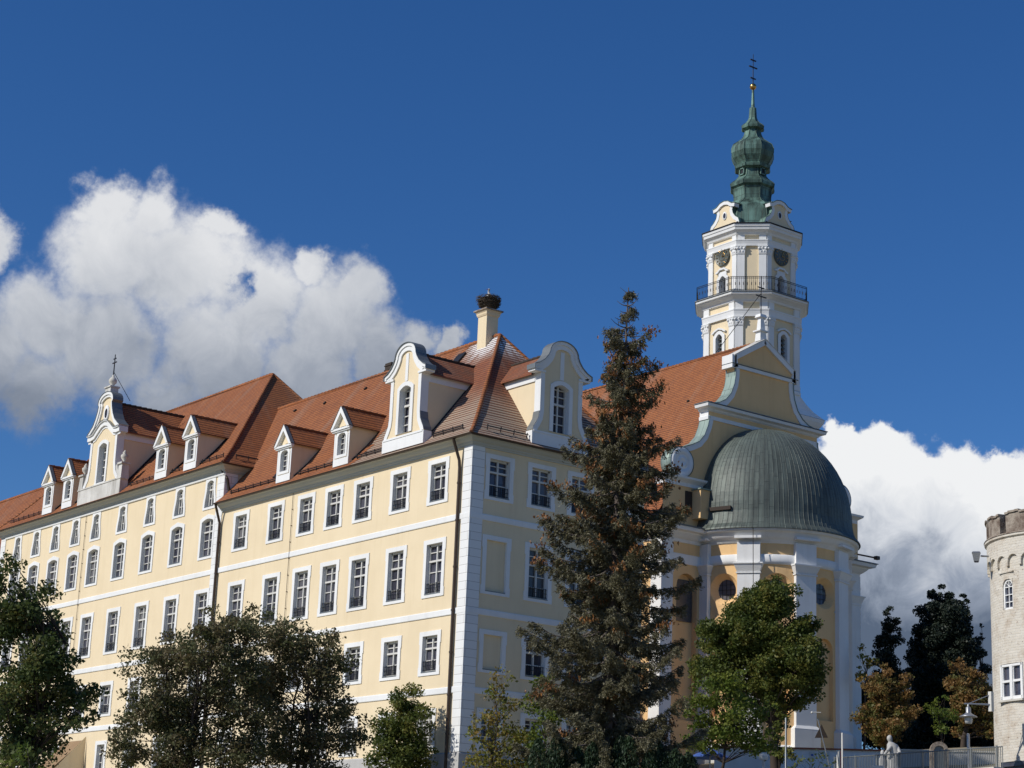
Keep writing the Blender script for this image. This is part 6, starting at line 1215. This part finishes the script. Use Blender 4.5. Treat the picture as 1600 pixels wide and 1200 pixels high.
t = MB(); t.box(-.84, .84, -.10, .12, 9.68, 9.76); t.xf(rframe(dw)); rp(t, 'window_sill', STO)
t = MB(); t.box(-.8, .8, .2, .3, 4.2, 7.1); t.box(-.82, .82, .05, .2, 6.95, 7.15); t.xf(rframe(R(166))); rp(t, 'ground_window', GLS)
t = MB(); t.box(-.5, .5, -.05, .03, 15.28, 15.33); t.xf(rframe(R(165))); rp(t, 'drip_mould', RUB)
# flood light on the parapet and bracket lamp on its side
a = R(146); fl_ = thing('flood_light', 'grey flood lamp jutting from the parapet of the round tower', 'lamp', (RX + 3.7 * math.cos(a), RY + 3.7 * math.sin(a), 16.2))
LV = Vector((-.787, .616, 0))
mb = MB(); mb.tube((0, 0, 0), LV * .35, .04, .04, 6); mb.build('arm', CONC, fl_)
mb = MB(); c = LV * .55; mb.frustum((c.x, c.y), .22, .22, .36, .36, -.25, .12, .66); mb.frustum((c.x, c.y), .38, .38, .30, .30, .12, .18, .66); mb.build('lamp_housing', CONC, fl_)
mb = MB(); mb.frustum((c.x, c.y), .17, .17, .19, .19, -.29, -.25, .66); mb.build('lamp_glass', GLS, fl_)
bl = thing('bracket_lamp', 'white street lamp hanging from an arm on the round tower', 'street lamp', (7.24, -27.91, 9.36))
tip = LV * 1.12
mb = MB(); mb.box(-.05, .12, -.08, .08, -.28, .55); mb.build('wall_plate', TRIM, bl)
mb = MB(); mb.tube((0, 0, 0), tip, .045, .035, 8); mb.tube((0, 0, .42), LV * .95, .018, .018, 5); mb.build('arm', CONC, bl)
mb = MB(); c = LV * .95; mb.lathe((c.x, c.y), [(.03, -.02), (.05, -.12), (.11, -.16), (.11, -.36), (.16, -.42), (.36, -.52), (.37, -.56), (.15, -.5), (0, -.48)], 20); mb.build('lamp_shade', CONC, bl)
mb = MB(); mb.lathe((c.x, c.y), [(.15, -.54), (.17, -.66), (.14, -.82), (0, -.84)], 16); mb.build('lamp_glass', simple('frosted glass', (.55, .56, .56), .3), bl)
# ------------------------------------------------------------------ churchyard wall, railing, statue, small street things
wl = thing('churchyard_wall', 'low white wall with a red tiled coping at the foot of the church', 'wall', (25.3, 1.76, 8.4))
def seg_wall(parent, org, a, b, z0, z1, th, name, mat):
    a, b = Vector(a), Vector(b); d = (b - a).normalized(); nn = Vector((d.y, -d.x)) * th / 2; o_ = Vector(org); P_ = [a + nn, b + nn, b - nn, a - nn]
    mb = MB(); mb.add([(p.x - o_.x, p.y - o_.y, z - o_.z) for z in (z0, z1) for p in P_], [(0, 1, 2, 3), (4, 5, 6, 7), (0, 1, 5, 4), (1, 2, 6, 5), (2, 3, 7, 6), (3, 0, 4, 7)]); return mb.build(name, mat, parent)
seg_wall(wl, (25.3, 1.76, 8.4), (22.5, 4.8), (29.3, -2.5), 7.0, 10.18, .35, 'wall', WHI); seg_wall(wl, (25.3, 1.76, 8.4), (22.4, 4.9), (29.4, -2.6), 10.18, 10.27, .62, 'coping', RED)
gwl = thing('garden_wall', 'long grey white wall running on behind the statue to the round tower', 'wall', (31, -4.5, 8.4))
seg_wall(gwl, (31, -4.5, 8.4), (29.45, -2.66), (38, -12), 7.0, 10.25, .3, 'wall', GRY); seg_wall(gwl, (31, -4.5, 8.4), (29.45, -2.66), (38, -12), 10.25, 10.33, .45, 'coping', STO)
mb = MB(); mb.v = []; pr_ = [(.0, 1.0)] + [(math.cos(t_), math.sin(t_)) for t_ in np.linspace(0, math.pi, 11)]
for j in range(10):
    t0, t1 = math.pi * j / 10, math.pi * (j + 1) / 10; o_ = lambda t_, r_, y_: (r_ * math.cos(t_), y_, .15 + r_ * math.sin(t_))
    mb.add([o_(t0, .30, -.1), o_(t1, .30, -.1), o_(t1, .52, -.1), o_(t0, .52, -.1), o_(t0, .30, .1), o_(t1, .30, .1), o_(t1, .52, .1), o_(t0, .52, .1)], [(0, 1, 2, 3), (7, 6, 5, 4), (3, 2, 6, 7), (0, 4, 5, 1)])
for s_ in (-1, 1): mb.box(*sorted((s_ * .30, s_ * .52)), -.1, .1, -1.8, .15)
ar_ = tag(mb.build('arched_gateway', PAR), 'small grey round arched gateway rising above the garden wall', 'gateway'); ar_.location = (26.75, -8.79, 9.6); ar_.rotation_euler = (0, 0, -.66)
o2 = MB(); o2.box(-.3, .3, -.02, .04, -1.8, .15); o2.poly([(.30 * math.cos(t_), .01, .15 + .30 * math.sin(t_)) for t_ in np.linspace(0, math.pi, 11)]); o2.build('gate_leaf', LEAD, ar_)
for lb, (x, y, z), w_ in (('white notice plate with a blue mark on the red capped wall, left one', (26.0, .15, 9.84), .34), ('plain white notice plate on the red capped wall beside the marked one', (26.6, -.5, 9.84), .24)):
    q = Vector((x, y)); d = Vector((-.682, .732)); nr = Vector((-.732, -.682)); mb = MB(); c_ = Vector((25.9, .4)); 
    base = Vector((22.5, 4.8)); dd = Vector((29.3, -2.5)) - base; k_ = (q - base).dot(dd) / dd.dot(dd); q = base + dd * k_ + nr * .20
    ang = math.atan2(dd.y, dd.x); mb.box(-w_ / 2, w_ / 2, -.02, .0, -.2, .2); o = mb.build('notice_plate', TRIM); tag(o, lb, 'sign', 'notice plates on the churchyard wall'); o.location = (q.x, q.y, z); o.rotation_euler = (0, 0, ang)
    if w_ > .3: m2 = MB(); m2.box(-.07, .07, -.026, -.02, -.05, .07); m2.build('blue_mark', BLUE, o)
# railing
fa, fb = Vector((9.1, -17.3, 0)), Vector((6.3, -29.2, 0)); fr_ = thing('iron_railing', 'dark iron bar railing running to the foot of the round tower', 'railing', (9.1, -17.3, 6.2)); mb = MB(); L = (fb - fa).length; k = int(L / .12); pm = MB()
zt = lambda t: 7.68 - .20 * t
for i in range(k + 1):
    t = i / k; p = fa.lerp(fb, t) - Vector((9.1, -17.3, 6.2)); mb.tube(p + Vector((0, 0, zt(t) - 1.25)), p + Vector((0, 0, zt(t) - .0)), .016, .016, 4)
    if i % 14 == 0: pm.box(p.x - .03, p.x + .03, p.y - .03, p.y + .03, p.z + 5.4, p.z + zt(t) + .06)
o_ = Vector((9.1, -17.3, 6.2))
for h in (0, -1.1): mb.tube(fa - o_ + Vector((0, 0, zt(0) + h)), fb - o_ + Vector((0, 0, zt(1) + h)), .028, .028, 5)
mb.build('bars', LEAD, fr_); pm.build('posts', LEAD, fr_)
kb = seg_wall(None, (0, 0, 0), (9.0, -17.6), (5.9, -29.3), 5.0, 6.62, .5, 'kerb_wall', STO); tag(kb, 'pale stone base wall under the iron railing', 'wall')
def post(name, label, cat, x, y, z1, r, mat, z0=None, group=None):
    z0 = gz(x, y) if z0 is None else z0; mb = MB(); mb.lathe((0, 0), [(r * 1.5, -.2), (r * 1.5, .12), (r, .16), (r, z1 - z0 - .04), (r * .6, z1 - z0), (0, z1 - z0)], 10); o = tag(mb.build(name, mat), label, cat, group); o.location = (x, y, z0); return o
post('white_post', 'thin white post standing in front of the church pilaster', 'post', 8.52, -18.32, 8.75, .04, TRIM)
gp = thing('gate_post', 'white gate post with a red side panel at the start of the railing', 'post', (8.75, -17.9, 6.2))
mb = MB(); mb.box(-.10, .02, -.06, .06, -.3, 1.78); mb.build('post', TRIM, gp)
mb = MB(); mb.box(.03, .10, -.05, .05, .9, 1.76); mb.build('red_panel', REDP, gp)
post('white_column', 'slim white column standing behind the railing near the round tower', 'post', 9.13, -25.15, 8.45, .07, MARB)
lp = post('lamp_pole', 'dark grey lamp pole beside the trunk of the lime tree', 'pole', 10.32, -12.96, 9.9, .05, LEAD)
sg = thing('road_sign', 'triangular road sign seen from behind on a leaning pole', 'sign', (8.3, -18.05, 6.3)); tl = Vector((-.20, .16, 1.0))
mb = MB(); mb.tube((0, 0, -.1), tl * 3.05, .028, .028, 8); mb.build('pole', CONC, sg)
mb = MB(); c = tl * 2.45; U = Vector((.787, -.616, 0)); F_ = Vector((-.60, -.79, 0)) * .02
tri = [c + U * -.30 + Vector((0, 0, -.28)), c + U * .32 + Vector((0, 0, -.25)), c + U * .02 + Vector((0, 0, .36))]; mb.add([p + F_ for p in tri] + [p - F_ for p in tri], [(0, 1, 2), (5, 4, 3), (0, 3, 4, 1), (1, 4, 5, 2), (2, 5, 3, 0)]); mb.build('sign_back', DKW, sg)
mb = MB(); mb.tube(c + Vector((0, 0, .9)), c + Vector((0, 0, .9)) - U * .42, .02, .02, 5); mb.sphere(c + Vector((0, 0, .88)) - U * .42, .06, 8); mb.build('side_arm', TRIM, sg)
um = thing('market_umbrella', 'blue parasol half hidden under the bright green maple', 'umbrella', (2.9, -15.4, 5.3))
mb = MB(); mb.lathe((0, 0), [(1.05, 1.95), (1.0, 1.98), (0, 2.42)], 8, smooth=False); mb.build('canopy', BLUE, um)
mb = MB(); mb.tube((0, 0, -.2), (0, 0, 2.4), .03, .03, 8); mb.build('pole', CONC, um)
wlp = thing('bollard_lamp', 'white box lamp on a post below the lime tree', 'lamp', (1.76, -19.94, 5.2))
mb = MB(); mb.tube((0, 0, -.3), (0, 0, 1.75), .04, .04, 8); mb.build('post', CONC, wlp)
mb = MB(); mb.lathe((0, 0), [(.16, 1.72), (.2, 1.85), (.17, 1.98), (.05, 2.05), (0, 2.05)], 14); mb.build('lamp_head', TRIM, wlp)
sb = thing('info_board', 'low white board in front of the statue', 'sign', (6.59, -22.16, 6.0)); mb = MB(); mb.box(-.28, .28, -.02, .02, .55, .98); mb.build('board', TRIM, sb); mb = MB()
for s_ in (-.2, .2): mb.box(s_ - .02, s_ + .02, .02, .05, -.2, .9)
mb.build('legs', CONC, sb); sb.rotation_euler = (0, 0, -.66)
# statue: a bowed robed figure with a smaller one at its side, one carved stone
st = thing('stone_statue', 'white stone statue of a bowed robed figure with a child', 'statue', (12.3, -17.9, 6.45), -.66); st.scale = (.92, .92, .92)
def carve(name, pr, parent):
    mb = MB(); k = 20; pts = []
    for z, x, y, rx, ry, fold in pr:
        for i in range(k):
            a = 2 * math.pi * i / k; f = 1 + fold * math.sin(a * 7 + z * 2.0) + fold * .6 * math.sin(a * 11 - z * 3); pts.append((x + rx * f * math.cos(a), y + ry * f * math.sin(a), z))
    fs = [(j * k + i, j * k + (i + 1) % k, (j + 1) * k + (i + 1) % k, (j + 1) * k + i) for j in range(len(pr) - 1) for i in range(k)]; fs.append(tuple(range(len(pts) - k, len(pts)))); mb.add(pts, fs, True); return mb.build(name, MARB, parent)
carve('robed_figure', [(.5, .15, 0, .44, .36, .08), (1.0, .15, 0, .40, .33, .09), (1.4, .16, 0, .36, .29, .08), (1.75, .18, -.02, .34, .27, .06), (2.05, .16, -.04, .33, .25, .05), (2.25, .10, -.07, .27, .22, .04), (2.36, .03, -.10, .15, .15, .02), (2.40, -.01, -.12, .10, .11, 0), (2.47, -.04, -.14, .125, .14, 0), (2.57, -.06, -.15, .14, .155, 0), (2.67, -.05, -.14, .12, .13, 0), (2.74, -.04, -.13, .05, .06, 0)], st)
mb = MB(); mb.path([(.0, -.2, 2.15), (-.22, -.36, 1.9), (-.36, -.30, 1.72)], [.10, .085, .06], 10); mb.path([(.36, -.12, 2.1), (.44, -.32, 1.85), (.2, -.42, 1.7)], [.10, .085, .06], 10); mb.build('arms', MARB, st)
carve('child_figure', [(.5, -.42, -.05, .24, .22, .08), (1.0, -.42, -.05, .21, .19, .08), (1.35, -.42, -.05, .18, .16, .05), (1.55, -.42, -.06, .17, .14, .03), (1.66, -.42, -.07, .08, .08, 0), (1.72, -.42, -.08, .09, .10, 0), (1.82, -.42, -.09, .105, .115, 0), (1.92, -.42, -.08, .08, .09, 0), (1.97, -.42, -.08, .03, .03, 0)], st)
mb = MB(); mb.box(-.8, .75, -.5, .45, -.6, .42); mb.box(-.7, .65, -.43, .38, .42, .5); mb.build('pedestal', STO, st)
# little yellow porch building at the foot of the facade, far left
an = thing('porch_annex', 'small yellow porch with a brown gabled roof at the foot of the facade', 'porch', (-2.2, 44.2, 6.4))
mb = MB(); mb.v = []
mb.add([(.0, -1.2, -.3), (2.15, -1.2, -.3), (2.15, -1.2, 4.25), (.0, -1.2, 1.9)], [(0, 1, 2, 3)]); mb.add([(.0, 1.6, -.3), (2.15, 1.6, -.3), (2.15, 1.6, 4.25), (.0, 1.6, 1.9)], [(0, 1, 2, 3)])
mb.poly([(0, -1.2, -.3), (0, 1.6, -.3), (0, 1.6, 1.9), (0, -1.2, 1.9)]); mb.build('wall', YEL, an)
mb = MB(); mb.add([(-.3, -.95, 1.62), (2.15, -.95, 3.9), (2.15, 1.8, 3.9), (-.3, 1.8, 1.62), (-.3, -.95, 1.72), (2.15, -.95, 4.0), (2.15, 1.8, 4.0), (-.3, 1.8, 1.72)], [(4, 5, 6, 7), (0, 1, 5, 4), (3, 2, 6, 7), (0, 4, 7, 3)]); mb.build('roof', SHB, an)
